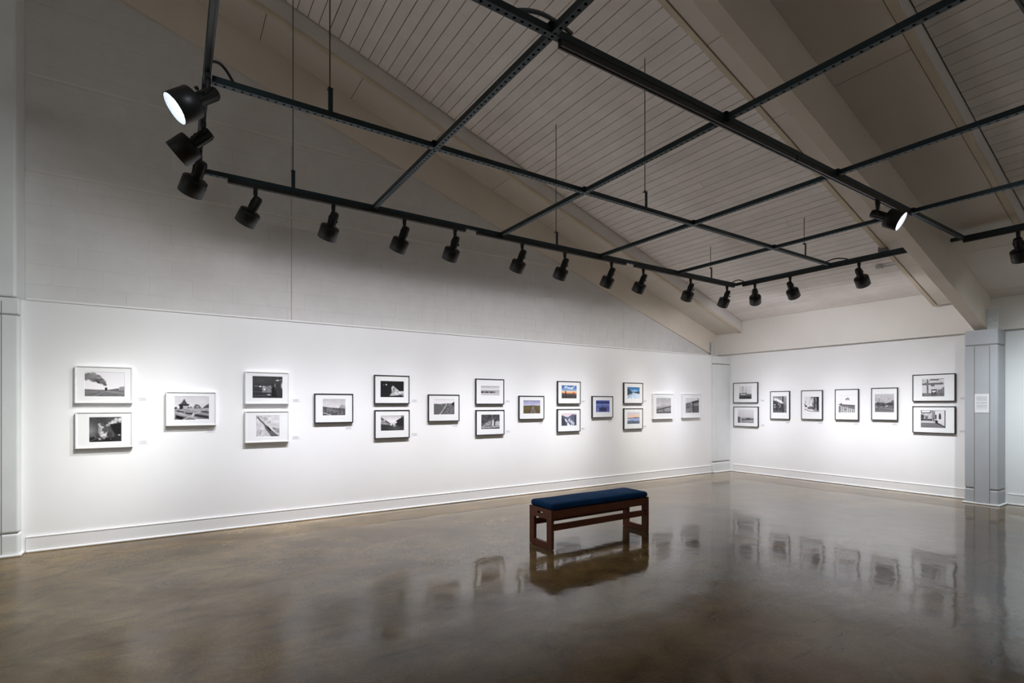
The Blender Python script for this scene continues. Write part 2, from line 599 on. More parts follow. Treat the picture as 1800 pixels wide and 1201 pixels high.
beam('cream painted roof beam landing on the grey column', 2.425, 2.575, 9.86, (2.575, 3.09, 9.84, 0.0), (2.425, 1.745, 9.915, 0.03))
beam('cream painted roof beam over the next bay to the right', -1.75, -1.60, 9.86, (-1.60, -1.35, 9.84, 0.0), (-1.75, -1.97, 9.915, 0.0))

# columns: base, shaft, capital with fine joints, steel plate on top
def column(name, label, x0, x1, y0, y1, ztop, mat='column', bevel=0.02):
    o = link(name, None)
    o['kind'] = 'structure'; o['label'] = label
    part('plinth', B().box(x0, x1, y0, y1, 0, 0.214), M[mat], o, bevel, 3)
    part('shaft', B().box(x0, x1, y0, y1, 0.222, 2.272), M[mat], o, bevel, 3)
    part('joint_core', B().box(x0 + .012, x1 - .012, y0 + .012, y1 - .012, 0.05, ztop - .05), M['soft_gap'], o)
    part('capital', B().box(x0, x1, y0, y1, 2.281, ztop), M[mat], o, bevel * .6, 2)
    return o
c2 = column('column', 'grey painted box column holding a printed notice', 9.64, XB, 2.285, 2.655, 2.498, mat='column_grey')
# recessed centre panel of the grey column
part('recess_groove', B().box(9.6385, 9.6405, 2.372, 2.548, 0.03, 2.262), M['soft_gap'], c2)
part('centre_panel', B().box(9.634, 9.6395, 2.380, 2.536, 0.03, 2.256), M['column_grey'], c2, 0.003)
part('shoe_moulding', B().box(9.615, XB, 2.262, 2.68, 0, 0.022), M['base'], c2, 0.008, 2)
pl = part('steel_plate', B().box(9.70, 9.712, 2.30, 2.42, 2.50, 2.78), M['steel'], c2, 0.002)
bl = B()
for yy in (2.335, 2.385):
    for zz in (2.55, 2.62, 2.69):
        bl.lathe([(0.011, 0), (0.011, .008), (0.006, .010)], 8, Matrix.Translation((9.70, yy, zz)) @ Matrix.Rotation(-math.pi / 2, 4, 'Y'))
part('bolt', bl, M['steel'], pl)
cc = column('column', 'white painted corner column between the two gallery walls', 9.41, XB - .005, 6.66, 6.95, 2.44, bevel=0.03)
part('shoe_moulding', B().box(9.41, XB, 6.632, 6.95, 0, 0.022), M['base'], cc, 0.008, 2)
pl = part('steel_plate', B().box(9.66, 9.80, 6.90, 6.91, 2.46, 2.76), M['steel'], cc, 0.002)
c1 = column('column', 'white painted wall column at the left edge of the gallery', -1.66, -1.222, 6.615, YU + .01, 2.435)
part('upper_post', B().box(-1.66, -1.245, 6.63, YU + .01, 2.445, zp(-1.45) - .35), M['column'], c1, 0.02, 2)
part('groove', B().box(-1.345, -1.338, 6.6135, 6.6165, 0.03, 2.40), M['soft_gap'], c1)
part('shoe_moulding', B().box(-1.69, -1.20, 6.59, YU, 0, 0.022), M['base'], c1, 0.008, 2)

# ------------------------------------------------------------------ suspended lighting grid
ZT = 3.452                                 # underside of the struts
SA, SB_, SC, SJ = 5.25, 3.74, 2.24, 0.74   # struts parallel to the long wall
GX = dict(D=0.17, E=1.735, F=3.29, G=4.90, H=6.53, I=8.02)
grid = thing('lighting_grid', 'black suspended steel strut grid carrying lighting tracks below the ceiling', 'lighting grid', (0, 0, 0))

def strut_mesh(L):
    w, h, t = 0.0205, 0.041, 0.004
    prof = [(-w, 0), (w, 0), (w, h), (w - .011, h), (w - .011, h - t), (w - t, h - t), (w - t, t), (-w + t, t), (-w + t, h - t), (-w + .011, h - t), (-w + .011, h), (-w, h)]
    return B().prism(prof, -L / 2, L / 2, 'X')
def strut(p, q, z=ZT):
    p, q = Vector((*p, z)), Vector((*q, z))
    d = q - p
    o = link('strut', strut_mesh(d.length).mesh('strut', M['strut']), grid, (p + q) / 2, (0, 0, math.atan2(d.y, d.x)))
    return o
def track(p, q):
    p, q = Vector((*p, ZT)), Vector((*q, ZT))
    d = q - p
    L = d.length
    prof = [(-.018, 0), (-.018, -.036), (-.006, -.036), (-.006, -.030), (.006, -.030), (.006, -.036), (.018, -.036), (.018, 0)]
    return link('lighting_track', B().prism(prof, -L / 2, L / 2, 'X').mesh('lighting_track', M['track']), grid, (p + q) / 2 - Vector((0, 0, .0005)), (0, 0, math.atan2(d.y, d.x)))

strut((GX['D'] - .02, SA), (GX['I'] + .03, SA))
strut((GX['D'] + .03, SB_), (GX['I'] - .03, SB_))
strut((-1.6, SC), (GX['I'] + .10, SC))
strut((-1.6, SJ), (GX['I'] + .10, SJ))
for k in 'DEFGH':
    strut((GX[k], -0.8), (GX[k], SJ - .024)); strut((GX[k], SJ + .024), (GX[k], SC - .024))
    strut((GX[k], SC + .024), (GX[k], SB_ - .024)); strut((GX[k], SB_ + .024), (GX[k], SA - .024))
strut((GX['I'], SA - .024), (GX['I'], 2.75))
strut((GX['I'] + .075, 2.36), (GX['I'] + .075, 0.0))
for p, q in (((.402, SA), (2.806, SA)), ((2.956, SA), (5.391, SA)), ((5.564, SA), (7.966, SA)),
             ((GX['I'], 5.12), (GX['I'], 2.76)), ((1.79, SC), (4.22, SC)), ((4.24, SC), (6.50, SC)),
             ((GX['I'] + .075, 2.24), (GX['I'] + .075, 0.0)), ((GX['D'], 5.20), (GX['D'], 3.80)), ((GX['D'], 3.70), (GX['D'], 0.0)), ((2.2, SJ), (6.6, SJ))):
    track(p, q)
# hangers: bracket on the strut and thin threaded rod up to the planks
rods = [(0.95, SA), (0.92, SB_), (4.13, SA), (4.12, SB_), (7.33, SA), (7.30, SB_), (0.95, SJ), (4.13, SJ), (7.30, SJ)]
for x, y in rods:
    b = B().box(x - .016, x + .016, y - .021, y - .015, ZT + .035, ZT + .205).box(x - .018, x + .018, y - .021, y + .018, ZT + .199, ZT + .205)
    o = part('hanger_bracket', b, M['strut'], grid)
    part('nut', B().lathe([(.010, 0), (.010, .012)], 6, Matrix.Translation((x, y, ZT + .205))), M['rod'], o)
    part('hanger_rod', B().lathe([(.0045, ZT + .19), (.0045, zp(x) + .01)], 8, Matrix.Translation((x, y, 0))), M['rod'], grid)
    part('ceiling_washer', B().lathe([(.018, -.004), (.018, .003)], 12, Matrix.Translation((x, y, zp(x))) @ Matrix.Rotation(th, 4, 'Y')), M['plank'], grid)
# joint plates where struts cross
for k in 'EFGH':
    for y in (SB_, SC, SJ):
        part('cross_plate', B().box(GX[k] - .045, GX[k] + .045, y - .045, y + .045, ZT + .0415, ZT + .046), M['strut'], grid)
# flexible conduit jumpers between tracks
def arc(p, q, up, n=14):
    p, q = Vector(p), Vector(q)
    return [p.lerp(q, i / n) + Vector((0, 0, up * math.sin(math.pi * i / n))) for i in range(n + 1)]
part('conduit', B().tube(arc((1.45, SC + .06, ZT + .05), (1.86, SC - .02, ZT + .05), .06), .012), M['conduit'], grid)
part('conduit', B().tube(arc((7.90, SA - .02, ZT + .045), (8.02, 5.10, ZT + .045), .03), .009), M['track'], grid)
part('conduit', B().tube(arc((7.90, SB_, ZT + .045), (8.02, 3.50, ZT + .045), .03), .009), M['track'], grid)
part('conduit', B().tube(arc((0.17, SB_ - .14, ZT + .045), (.32, SB_, ZT + .045), .05), .009), M['track'], grid)
part('junction_box', B().box(8.00, 8.10, 3.02, 3.12, ZT + .046, ZT + .115), M['greybox'], grid, .004)

# ------------------------------------------------------------------ track spotlights
def merge_axis(d):
    d = d.normalized()
    return Vector((0, 0, 1)).rotation_difference(d).to_matrix().to_4x4()

HEAD = None
def head_meshes():
    neck = B().lathe([(.0, -.062), (.030, -.062), (.0375, -.054), (.0375, .095)], 24, None, False, False)
    barrel = B().lathe([(.036, .076), (.060, .080), (.080, .085), (.0875, .091), (.090, .098), (.090, .216), (.0865, .216), (.0865, .160)], 32, None, False, False)
    inner = B().lathe([(.0862, .214), (.080, .192), (.070, .172)], 32, None, False, False)
    lens = B().lathe([(.070, .172), (.052, .179), (.03, .182), (.0001, .183)], 28, None, False, False)
    ribs = B()
    for a in range(0, 360, 60):
        ribs.box(.034, .041, -.003, .003, -.045, .066, Matrix.Rotation(math.radians(a), 4, 'Z'))
    knob = B().lathe([(.004, 0), (.004, .012), (.011, .012), (.012, .026), (.006, .030)], 12, Matrix.Translation((.036, 0, .03)) @ Matrix.Rotation(math.pi / 2, 4, 'Y'))
    return (neck.mesh('lamp_neck', M['black']), barrel.mesh('barrel', M['black']), inner.mesh('reflector_ring', M['reflector']),
            lens, ribs.mesh('cooling_rib', M['black']), knob.mesh('knob', M['black']))
M['reflector'] = plain('silver_reflector', (0.55, 0.56, 0.60), 0.4, 0.0)
HM = head_meshes()
ADM = B().box(-.0165, .0165, -.0165, .0165, -.030, 0).lathe([(.019, -.030), (.019, -.050), (.012, -.088), (.010, -.100)], 14, None, True, True).mesh('track_adapter', M['black'])
LENS = {}
lens_cols = {'neutral': (0.97, 0.965, 1.0), 'cool': (0.86, 0.95, 1.0), 'warm': (1.0, 0.985, 0.93), 'violet': (0.93, 0.935, 1.0)}

def photometry(ld, sig=0.033, spill=0.115):
    """soft hot-spot with a little wide spill, as a reflector lamp gives"""
    ld.use_nodes = True
    t = ld.node_tree
    em = t.nodes['Emission']
    tc = t.nodes.new('ShaderNodeTexCoord')
    sp = t.nodes.new('ShaderNodeSeparateXYZ')
    t.links.new(tc.outputs['Normal'], sp.inputs[0])
    def mth(op, a, b=None):
        n = t.nodes.new('ShaderNodeMath'); n.operation = op
        for i, v in enumerate((a, b)):
            if v is None: continue
            if isinstance(v, float): n.inputs[i].default_value = v
            else: t.links.new(v, n.inputs[i])
        return n.outputs[0]
    c1 = mth('SUBTRACT', mth('ABSOLUTE', sp.outputs[2]), 1.0)
    hot = mth('POWER', 2.71828, mth('DIVIDE', c1, sig))
    wide = mth('MULTIPLY', mth('POWER', 2.71828, mth('DIVIDE', c1, 0.50)), spill)
    t.links.new(mth('ADD', hot, wide), em.inputs['Strength'])

def spotlight(at, target, label, tint='neutral', power=1.0, beam_z=None, spill=0.115, sig=0.033, cone=150, blend=0.3, roll=0.0, lit=True):
    x, y = at
    o = thing('track_spotlight', label, 'spotlight', (x, y, ZT - .036), (0, 0, 0), 'black track spotlights on the lighting grid')
    piv = Vector((0, 0, -.135))
    d = Vector(target) - (Vector((x, y, ZT - .036)) + piv)
    R = merge_axis(d)
    link('track_adapter', ADM, o)
    # wire yoke from the adapter to both sides of the neck
    side = R.to_3x3() @ Vector((1, 0, 0))
    side.z = 0
    side = d.cross(Vector((0, 0, 1))).normalized() if d.cross(Vector((0, 0, 1))).length > .01 else Vector((1, 0, 0))
    yk = B()
    for s in (-1, 1):
        yk.tube([(0, 0, -.097), tuple(side * s * .030 + Vector((0, 0, -.105))), tuple(side * s * .047 + piv + Vector((0, 0, .012))), tuple(side * s * .040 + piv + d.normalized() * .04)], .0042, 6)
    part('yoke', yk, M['black'], o)
    hd_ = link('lamp_neck', HM[0], o, piv)
    hd_.rotation_euler = R.to_euler()
    if tint not in LENS:
        LENS[tint] = (head_meshes()[3].mesh('lens', lens_mat('lit_lens_' + tint, lens_cols[tint], 6.5)), )
    for nm, me in (('cooling_rib', HM[4]), ('knob', HM[5])):
        link(nm, me, hd_)
    b = link('barrel', HM[1], o, piv); b.rotation_euler = R.to_euler()
    r = link('reflector_ring', HM[2], b)
    l = link('lens', LENS[tint][0], b)
    l['label'] = 'glowing white lamp lens'
    ld = bpy.data.lights.new('spot_lamp', 'SPOT')
    ld.energy = LAMP_POWER * power
    ld.color = lens_cols[tint]
    photometry(ld, sig, spill)
    ld.spot_size = math.radians(cone)
    ld.spot_blend = blend
    ld.shadow_soft_size = 0.035
    lo = bpy.data.objects.new('spot_lamp', ld)
    C.objects.link(lo)
    lo.parent = o
    dn = d.normalized()
    lo.location = piv + dn * .222
    if beam_z is not None:            # the lamp inside sits a little lower than the can's axis
        dn = (Vector((target[0], target[1], beam_z)) - (Vector((x, y, ZT - .036)) + lo.location)).normalized()
    lo.rotation_euler = dn.to_track_quat('-Z', 'Y').to_euler()
    return o

ZW = 0.60
A_l = [(.627, -.35, 'violet'), (1.325, .88, 'violet'), (2.068, 1.65, 'violet'), (2.674, 2.55, 'neutral'), (3.600, 3.45, 'neutral'),
       (4.277, 4.25, 'violet'), (5.113, 5.10, 'neutral'), (5.753, 5.80, 'neutral'), (6.826, 7.35, 'warm'), (7.774, 8.35, 'violet')]
ordn = ['first', 'second', 'third', 'fourth', 'fifth', 'sixth', 'seventh', 'eighth', 'ninth', 'tenth']
for i, (x, tx, tint) in enumerate(A_l):
    spotlight((x, SA), (tx, YL, 1.25), 'black can spotlight, %s from the left on the long wall track' % ordn[i], tint, 1.0, ZW)
for i, (y, ty, tint) in enumerate(((4.903, 6.0, 'violet'), (4.321, 4.50, 'violet'), (3.358, 3.42, 'neutral'))):
    spotlight((GX['I'], y), (XB, ty, 1.25), 'black can spotlight, %s from the corner on the back wall track' % ordn[i], tint, 1.35, ZW + .1)
spotlight((GX['D'], 3.58), (-2.4, 3.35, 1.2), 'black can spotlight with bright open lens, highest of three at left', 'cool', 1.5)
spotlight((GX['D'], 4.15), (-2.1, 5.10, 1.3), 'black can spotlight pointing left, middle of three at left', 'cool', 1.5)
spotlight((GX['D'], 4.72), (-.80, YL, .75), 'black can spotlight aimed away at wall, lowest of three at left', 'warm', 1.0)
spotlight((5.743, SC), (6.4, -.85, 1.4), 'black can spotlight with glowing lens facing right on the high strut', 'neutral', 0.9)
spotlight((GX['I'] + .075, 1.748), (XB, 1.70, .7), 'black can spotlight hanging at the right edge of the picture', 'cool', 1.35, None, 0.012, 0.075)
# fill lamps added out of view; their bounce lifts the dark ceiling
for (at, tgt, w, pw) in (((GX['D'], 2.2), (-3.0, YL, 1.0), 'second', 0.9), ((GX['D'], 0.8), (-5.9, 3.4, 1.2), 'first', 3.0), ((2.6, SJ), (2.4, -4.9, 1.2), 'third', 1.1), ((4.4, SJ), (4.8, -4.9, 1.2), 'fourth', 1.1), ((6.2, SJ), (7.4, -4.9, 1.2), 'fifth', 1.1)):
    spotlight(at, tgt, 'added unseen fill spotlight, %s of five above the unseen half of the room' % w, 'cool', pw)
# ------------------------------------------------------------------ bench
bx0, bx1, by0, by1, bh = 3.085, 4.465, 3.995, 4.365, 0.392
bench = thing('bench', 'dark wood gallery bench with navy blue cushion on the concrete floor', 'bench', ((bx0 + bx1) / 2, (by0 + by1) / 2, 0))
bl_, bd = (bx1 - bx0), (by1 - by0)
def ring_panel(outer, holes, t):
    """flat frame with holes in the Y-Z plane, thickness t along X"""
    bm = bmesh.new()
    def loop(pts):
        vs = [bm.verts.new((0, a, b_)) for a, b_ in pts]
        return [bm.edges.new((vs[i], vs[(i + 1) % len(vs)])) for i in range(len(vs))]
    es = loop(outer)
    for h_ in holes:
        es += loop(h_)
    bmesh.ops.triangle_fill(bm, use_beauty=True, use_dissolve=False, edges=es)
    r = bmesh.ops.extrude_face_region(bm, geom=list(bm.faces))
    bmesh.ops.translate(bm, vec=(t, 0, 0), verts=[v for v in r['geom'] if isinstance(v, bmesh.types.BMVert)])
    bmesh.ops.recalc_face_normals(bm, faces=bm.faces)
    me = bpy.data.meshes.new('end_frame')
    bm.to_mesh(me)
    bm.free()
    me.materials.append(M['wood'])
    return me
w = bd / 2
rect = lambda a0, a1, b0, b1: [(a0, b0), (a1, b0), (a1, b1), (a0, b1)]
def slot(c, z, l, r, n=6):
    return [(c + l + r * math.sin(math.pi * i / n), z - r * math.cos(math.pi * i / n)) for i in range(n + 1)] + \
           [(c - l - r * math.sin(math.pi * i / n), z + r * math.cos(math.pi * i / n)) for i in range(n + 1)]
em = ring_panel(rect(-w, w, 0.004, bh), [rect(-w + .078, w - .078, .062, bh - .098), slot(0, bh - .048, .032, .012)], .032)
for s in (0, 1):
    o = link('end_frame', em, bench, (-bl_ / 2 if s == 0 else bl_ / 2 - .032, 0, 0))
    for yy in (-w + .04, w - .04):
        part('glide', B().lathe([(.010, 0), (.010, .006)], 10, Matrix.Translation((.016, yy, 0))), M['black'], o)
for yy in (-w + .004, w - .026):
    part('apron', B().box(-bl_ / 2 + .032, bl_ / 2 - .032, yy, yy + .022, .306, .370), M['wood'], bench, .002)
    part('stretcher', B().box(-bl_ / 2 + .032, bl_ / 2 - .032, yy + .012, yy + .032, .182, .246), M['wood'], bench, .002)
part('seat_board', B().box(-bl_ / 2 + .032, bl_ / 2 - .032, -w + .01, w - .01, .370, .382), M['wood'], bench)
# cushion: rounded, slightly domed slab
def cushion():
    nx, ny = 56, 18
    L, W = bl_ / 2 - .006, w + .001
    z0, z1 = .3935, .455
    bm = bmesh.new()
    def sup(t, e): return math.copysign(abs(t) ** e, t)
    rings = []
    prof = [(0, z0, .016), (.0, z0 + .004, .006), (0, z0 + .018, 0.0), (0, z0 + .040, .001), (0, z0 + .052, .008), (0, z0 + .0585, .020), (0, z0 + .062, .040)]
    n = 96
    for (_, z, ins) in prof:
        vs = []
        a_, b_ = L - ins, W - ins
        rc = max(.03 - ins * .3, .012)
        per = []
        for cx, cy, st in ((a_ - rc, b_ - rc, 0), (-a_ + rc, b_ - rc, 90), (-a_ + rc, -b_ + rc, 180), (a_ - rc, -b_ + rc, 270)):
            for i in range(9):
                g = math.radians(st + 90 * i / 8)
                per.append((cx + rc * math.cos(g), cy + rc * math.sin(g)))
        dense = []
        for i, p in enumerate(per):
            q = per[(i + 1) % len(per)]
            m = max(1, int(round(math.dist(p, q) / .07))) if math.dist(p, q) > .1 else 1
            m = {0: 1}.get(m, m)
            if math.dist(p, q) > .6: m = 16
            elif math.dist(p, q) > .1: m = 5
            for k in range(m):
                dense.append((p[0] + (q[0] - p[0]) * k / m, p[1] + (q[1] - p[1]) * k / m))
        rings.append([bm.verts.new((x_, y_, z + .0015 * math.sin(x_ * 9 + y_ * 14))) for x_, y_ in dense])
    for r0, r1 in zip(rings[:-1], rings[1:]):
        for i in range(len(r0)):
            j = (i + 1) % len(r0)
            bm.faces.new((r0[i], r0[j], r1[j], r1[i]))
    bm.faces.new(rings[0][::-1])
    top = rings[-1]
    c = bm.verts.new((0, 0, z1 + .004))
    for i in range(len(top)):
        bm.faces.new((top[i], top[(i + 1) % len(top)], c))
    bmesh.ops.recalc_face_normals(bm, faces=bm.faces)
    for f_ in bm.faces: f_.smooth = True
    me = bpy.data.meshes.new('cushion')
    bm.to_mesh(me); bm.free()
    me.materials.append(M['cloth'])
    return me
cu = link('cushion', cushion(), bench, (0, 0, -.0005))
cu['label'] = 'navy blue woven upholstered cushion'
# ------------------------------------------------------------------ photographs
rs = np.random.RandomState(5)
def vnoise(h, w, su, sv, oct=4):
    out = np.zeros((h, w)); amp = 1.0; tot = 0
    for o_ in range(oct):
        gh, gw = int(sv * 2 ** o_) + 3, int(su * 2 ** o_) + 3
        g = rs.rand(gh, gw)
        yy = np.linspace(0, gh - 2.001, h); xx = np.linspace(0, gw - 2.001, w)
        yi, xi = yy.astype(int), xx.astype(int)
        fy, fx = (yy - yi)[:, None], (xx - xi)[None, :]
        fy = fy * fy * (3 - 2 * fy); fx = fx * fx * (3 - 2 * fx)
        v = (g[yi][:, xi] * (1 - fy) * (1 - fx) + g[yi + 1][:, xi] * fy * (1 - fx) + g[yi][:, xi + 1] * (1 - fy) * fx + g[yi + 1][:, xi + 1] * fy * fx)
        out += v * amp; tot += amp; amp *= 0.55
    return out / tot - 0.5

def rgb(c):
    return np.array((c, c * 0.985, c * 1.0)) if isinstance(c, (int, float)) else np.array(c, float)

def paint_picture(ops, w, h):
    S = 2
    W, H = w * S, h * S
    U, V = np.meshgrid((np.arange(W) + .5) / W, (np.arange(H) + .5) / H)
    I = np.ones((H, W, 3)) * .5
    def inside(pts):
        m = np.zeros((H, W), bool)
        n = len(pts)
        for i in range(n):
            (x0, y0), (x1, y1) = pts[i], pts[(i + 1) % n]
            if y0 == y1: continue
            cond = (V >= min(y0, y1)) & (V < max(y0, y1))
            m ^= cond & (U < (x1 - x0) * (V - y0) / (y1 - y0) + x0)
        return m
    def lay(mask, c):
        nonlocal I
        mask = mask[..., None]
        I = I * (1 - mask) + rgb(c) * mask
    for op in ops:
        k = op[0]
        if k == 'g':                                  # vertical gradient between v0 and v1
            c0, c1 = rgb(op[1]), rgb(op[2]); v0, v1 = (op[3], op[4]) if len(op) > 3 else (0, 1)
            t = np.clip((V - v0) / (v1 - v0), 0, 1)[..., None]
            m = ((V >= v0) & (V <= v1))[..., None]
            I = np.where(m, c0 * (1 - t) + c1 * t, I)
        elif k == 'p':
            lay(inside(op[1]).astype(float), op[2])
        elif k == 'l':
            pts, wd = op[1], op[2]
            m = np.zeros((H, W))
            for (x0, y0), (x1, y1) in zip(pts[:-1], pts[1:]):
                dx, dy = x1 - x0, y1 - y0
                t = np.clip(((U - x0) * dx + (V - y0) * dy) / max(dx * dx + dy * dy, 1e-9), 0, 1)
                d = np.hypot(U - x0 - t * dx, V - y0 - t * dy)
                m = np.maximum(m, np.clip(1.5 - d / (wd / 2), 0, 1))
            lay(m * (op[4] if len(op) > 4 else 1), op[3])
        elif k == 'e':
            d = np.hypot((U - op[1]) / op[3], (V - op[2]) / op[4])
            soft = op[6] if len(op) > 6 else .15
            lay(np.clip((1 - d) / soft, 0, 1) * (op[7] if len(op) > 7 else 1), op[5])
        elif k == 'c':                                # billowing smoke along (u, v, r) points
            for (x0, y0, r0), (x1, y1, r1) in zip(op[1][:-1], op[1][1:]):
                for i in range(int((op[4] if len(op) > 4 else 9) * 1.8)):
                    t = rs.rand(); r = (r0 + (r1 - r0) * t) * rs.uniform(.22, .6)
                    a = rs.uniform(0, 6.28); q = (r0 + (r1 - r0) * t) * rs.rand() * .7
                    x, y = x0 + (x1 - x0) * t + q * math.cos(a), y0 + (y1 - y0) * t + q * math.sin(a)
                    tone = rgb(op[2]) + (rgb(op[3]) - rgb(op[2])) * rs.rand()
                    d = np.hypot((U - x) / r, (V - y) / (r * 1.1))
                    lay(np.clip((1 - d) / .4, 0, 1) * .85, tuple(tone))
        elif k == 'n':                                # noise over v0..v1
            amp, su, sv = op[1:4]; v0, v1 = (op[4], op[5]) if len(op) > 4 else (0, 1)
            m = ((V >= v0) & (V <= v1))[..., None]
            I = np.where(m, I + (vnoise(H, W, su, sv) * amp * 2)[..., None], I)
        elif k == 'm':                                # noise confined to a polygon
            m = inside(op[1])[..., None]
            I = np.where(m, I + (vnoise(H, W, op[3], op[4]) * op[2] * 2)[..., None], I)
    I = np.clip(I, 0.02, 0.97).reshape(h, S, w, S, 3).mean((1, 3))
    return I

def print_mesh(ops, wm, hm, seed):
    global rs
    rs = np.random.RandomState(seed)
    w = int(round(wm / 0.0040)); h = int(round(hm / 0.0040))
    I = paint_picture(ops, w, h)
    L = np.where(I <= .04045, I / 12.92, ((I + .055) / 1.055) ** 2.4)
    xs = np.linspace(-wm / 2, wm / 2, w); zs_ = np.linspace(hm / 2, -hm / 2, h)
    vx, vz = np.meshgrid(xs, zs_)
    co = np.stack([vx, np.zeros_like(vx), vz], -1).reshape(-1, 3)
    idx = np.arange(w * h).reshape(h, w)
    q = np.stack([idx[:-1, :-1], idx[1:, :-1], idx[1:, 1:], idx[:-1, 1:]], -1).reshape(-1, 4)
    me = bpy.data.meshes.new('print')
    me.from_pydata(co.tolist(), [], q.tolist())
    ca = me.color_attributes.new('ink', 'FLOAT_COLOR', 'POINT')
    buf = np.ones((w * h, 4), np.float32); buf[:, :3] = L.reshape(-1, 3)
    ca.data.foreach_set('color', buf.ravel())
    me.materials.append(M['print'])
    return me

def trees(v, n, r, c0, c1, u0=0, u1=1, seed=1):
    q = random.Random(seed)
    out = []
    for i in range(n):
        u = q.uniform(u0, u1); t = q.random()
        out.append(('e', u, v + q.uniform(-r, r) * .6, r * q.uniform(.5, 1), r * q.uniform(.5, 1), c0 + (c1 - c0) * t, .6, .8))
    return out
def rails(p0, p1, q0, q1, c, wd=.012):
    return [('l', [p0, p1], wd, c), ('l', [q0, q1], wd, c)]
def posts(u0, u1, n, v0, v1, wd, c):
    return [('l', [(u0 + (u1 - u0) * i / (n - 1), v0), (u0 + (u1 - u0) * i / (n - 1), v1)], wd, c) for i in range(n)]
def specks(n, u0, u1, v0, v1, r, c0, c1, seed):
    q = random.Random(seed)
    return [('e', q.uniform(u0, u1), q.uniform(v0, v1), r * q.uniform(.4, 1.2), r * q.uniform(.4, 1.2), c0 + (c1 - c0) * q.random(), .5, .85) for _ in range(n)]

ART = []
# 1 dark smoke plume over a small approaching train, prairie below
ART.append([('g', .93, .97, 0, .75), ('g', .55, .42, .72, 1), ('n', .10, 8, 30, .74, 1), ('p', [(0, .70), (.5, .735), (1, .735), (1, .77), (0, .76)], .42),
    ('c', [(.02, .22, .17), (.18, .20, .20), (.32, .30, .13), (.44, .42, .10), (.515, .54, .045)], .22, .62, 16),
    ('p', [(.86, .60), (1, .57), (1, .735), (.86, .735)], .60), ('p', [(.58, .72), (.83, .655), (.85, .655), (.85, .735), (.58, .74)], .42), ('e', .53, .69, .035, .075, .12, .3),
    ('l', [(.53, .77), (.2, 1.0)], .010, .75), ('l', [(.55, .77), (1, .88)], .014, .72), ('l', [(.52, .78), (.35, 1)], .01, .30)])
# 2 locomotive front in billowing steam by night
ART.append([('g', .30, .22), ('e', .05, .55, .30, .45, .52, 1.0), ('p', [(0, .80), (1, .72), (1, 1), (0, 1)], .17), ('n', .08, 6, 6),
    ('c', [(.50, .36, .08), (.66, .26, .10), (.85, .16, .12), (1, .06, .11)], .62, .92, 10), ('p', [(.28, .30), (.40, .22), (.75, .62), (.78, .80), (.36, .86), (.32, .60)], .34),
    ('c', [(.30, .28, .07), (.36, .45, .10), (.36, .66, .12), (.48, .78, .10), (.60, .62, .07)], .55, .95, 12), ('e', .61, .70, .085, .12, .16, .25), ('e', .61, .70, .055, .08, .45, .3), ('e', .61, .70, .035, .05, .12, .3),
    ('p', [(.62, .30), (1, .24), (1, .70), (.80, .70)], .12), ('e', .92, .73, .05, .03, .9, .5), ('l', [(.25, .84), (.0, .98)], .02, .4)] + specks(14, .15, .7, .78, .9, .03, .4, .95, 4))
# 3 depot with conical roof and sidings
ART.append([('g', .84, .90, 0, .55), ('g', .66, .50, .5, 1), ('n', .05, 4, 4, 0, .5), ('p', [(.10, .36), (.20, .30), (.285, .10), (.36, .30), (.45, .36)], .30), ('p', [(.12, .34), (.44, .34), (.40, .40), (.14, .40)], .10), ('p', [(.15, .39), (.25, .39), (.25, .52), (.15, .55)], .16),
    ('p', [(.25, .39), (.40, .41), (.56, .45), (.56, .52), (.25, .52)], .72), ('p', [(.38, .45), (.42, .45), (.42, .50), (.38, .50)], .15), ('p', [(.46, .44), (.49, .44), (.49, .50), (.46, .50)], .2),
    ('p', [(.56, .40), (.62, .33), (.70, .36), (.78, .50), (.56, .52)], .40), ('e', .66, .44, .05, .05, .66, .5), ('p', [(0, .47), (.08, .44), (.08, .52), (0, .53)], .15), ('p', [(.90, .38), (1, .30), (1, .50), (.80, .50)], .32),
    ('m', [(0, .55), (1, .5), (1, 1), (0, 1)], .16, 9, 9), ('p', [(.08, .60), (.27, .63), (.27, .68), (.08, .64)], .12), ('p', [(.30, .67), (.52, .72), (.50, .77), (.32, .72)], .12), ('p', [(.75, .60), (1, .66), (1, .71), (.75, .66)], .18),
    ('p', [(.05, .78), (.30, .88), (.20, .98), (.05, .92)], .10), ('p', [(.58, .74), (1, .84), (1, .95), (.58, .84)], .20), ('l', [(.0, .66), (.55, .9), (.7, 1)], .02, .85), ('l', [(.95, .5), (.45, .82), (.25, 1)], .022, .82), ('l', [(.55, .70), (.50, .88)], .03, .9), ('l', [(.62, .97), (.95, .98)], .03, .9)])
# 4 lit engine at night with lens flare stars
ART.append([('g', .24, .20), ('n', .06, 4, 4), ('e', .30, .2, .4, .3, .30, 1), ('p', [(.34, .45), (.62, .42), (.66, .74), (.32, .74)], .50), ('m', [(.34, .45), (.62, .42), (.66, .74), (.32, .74)], .30, 12, 10), ('e', .26, .47, .04, .045, 1.0, .5), ('l', [(.08, .46), (.40, .47)], .014, .85), ('e', .40, .60, .035, .05, 1., .5),
    ('e', .83, .18, .05, .04, 1., .5), ('l', [(.75, .19), (.99, .155)], .016, .8), ('e', .99, .42, .06, .22, .92, .7), ('p', [(.62, .55), (.74, .45), (.80, .95), (.64, .92)], .09), ('e', .54, .84, .10, .03, .85, .6), ('l', [(.0, .70), (.3, .72)], .02, .4), ('l', [(.0, .9), (.45, .86)], .03, .36), ('l', [(.74, .34), (.745, .50)], .015, .8)] + specks(12, .30, .75, .40, .86, .018, .6, 1., 9))
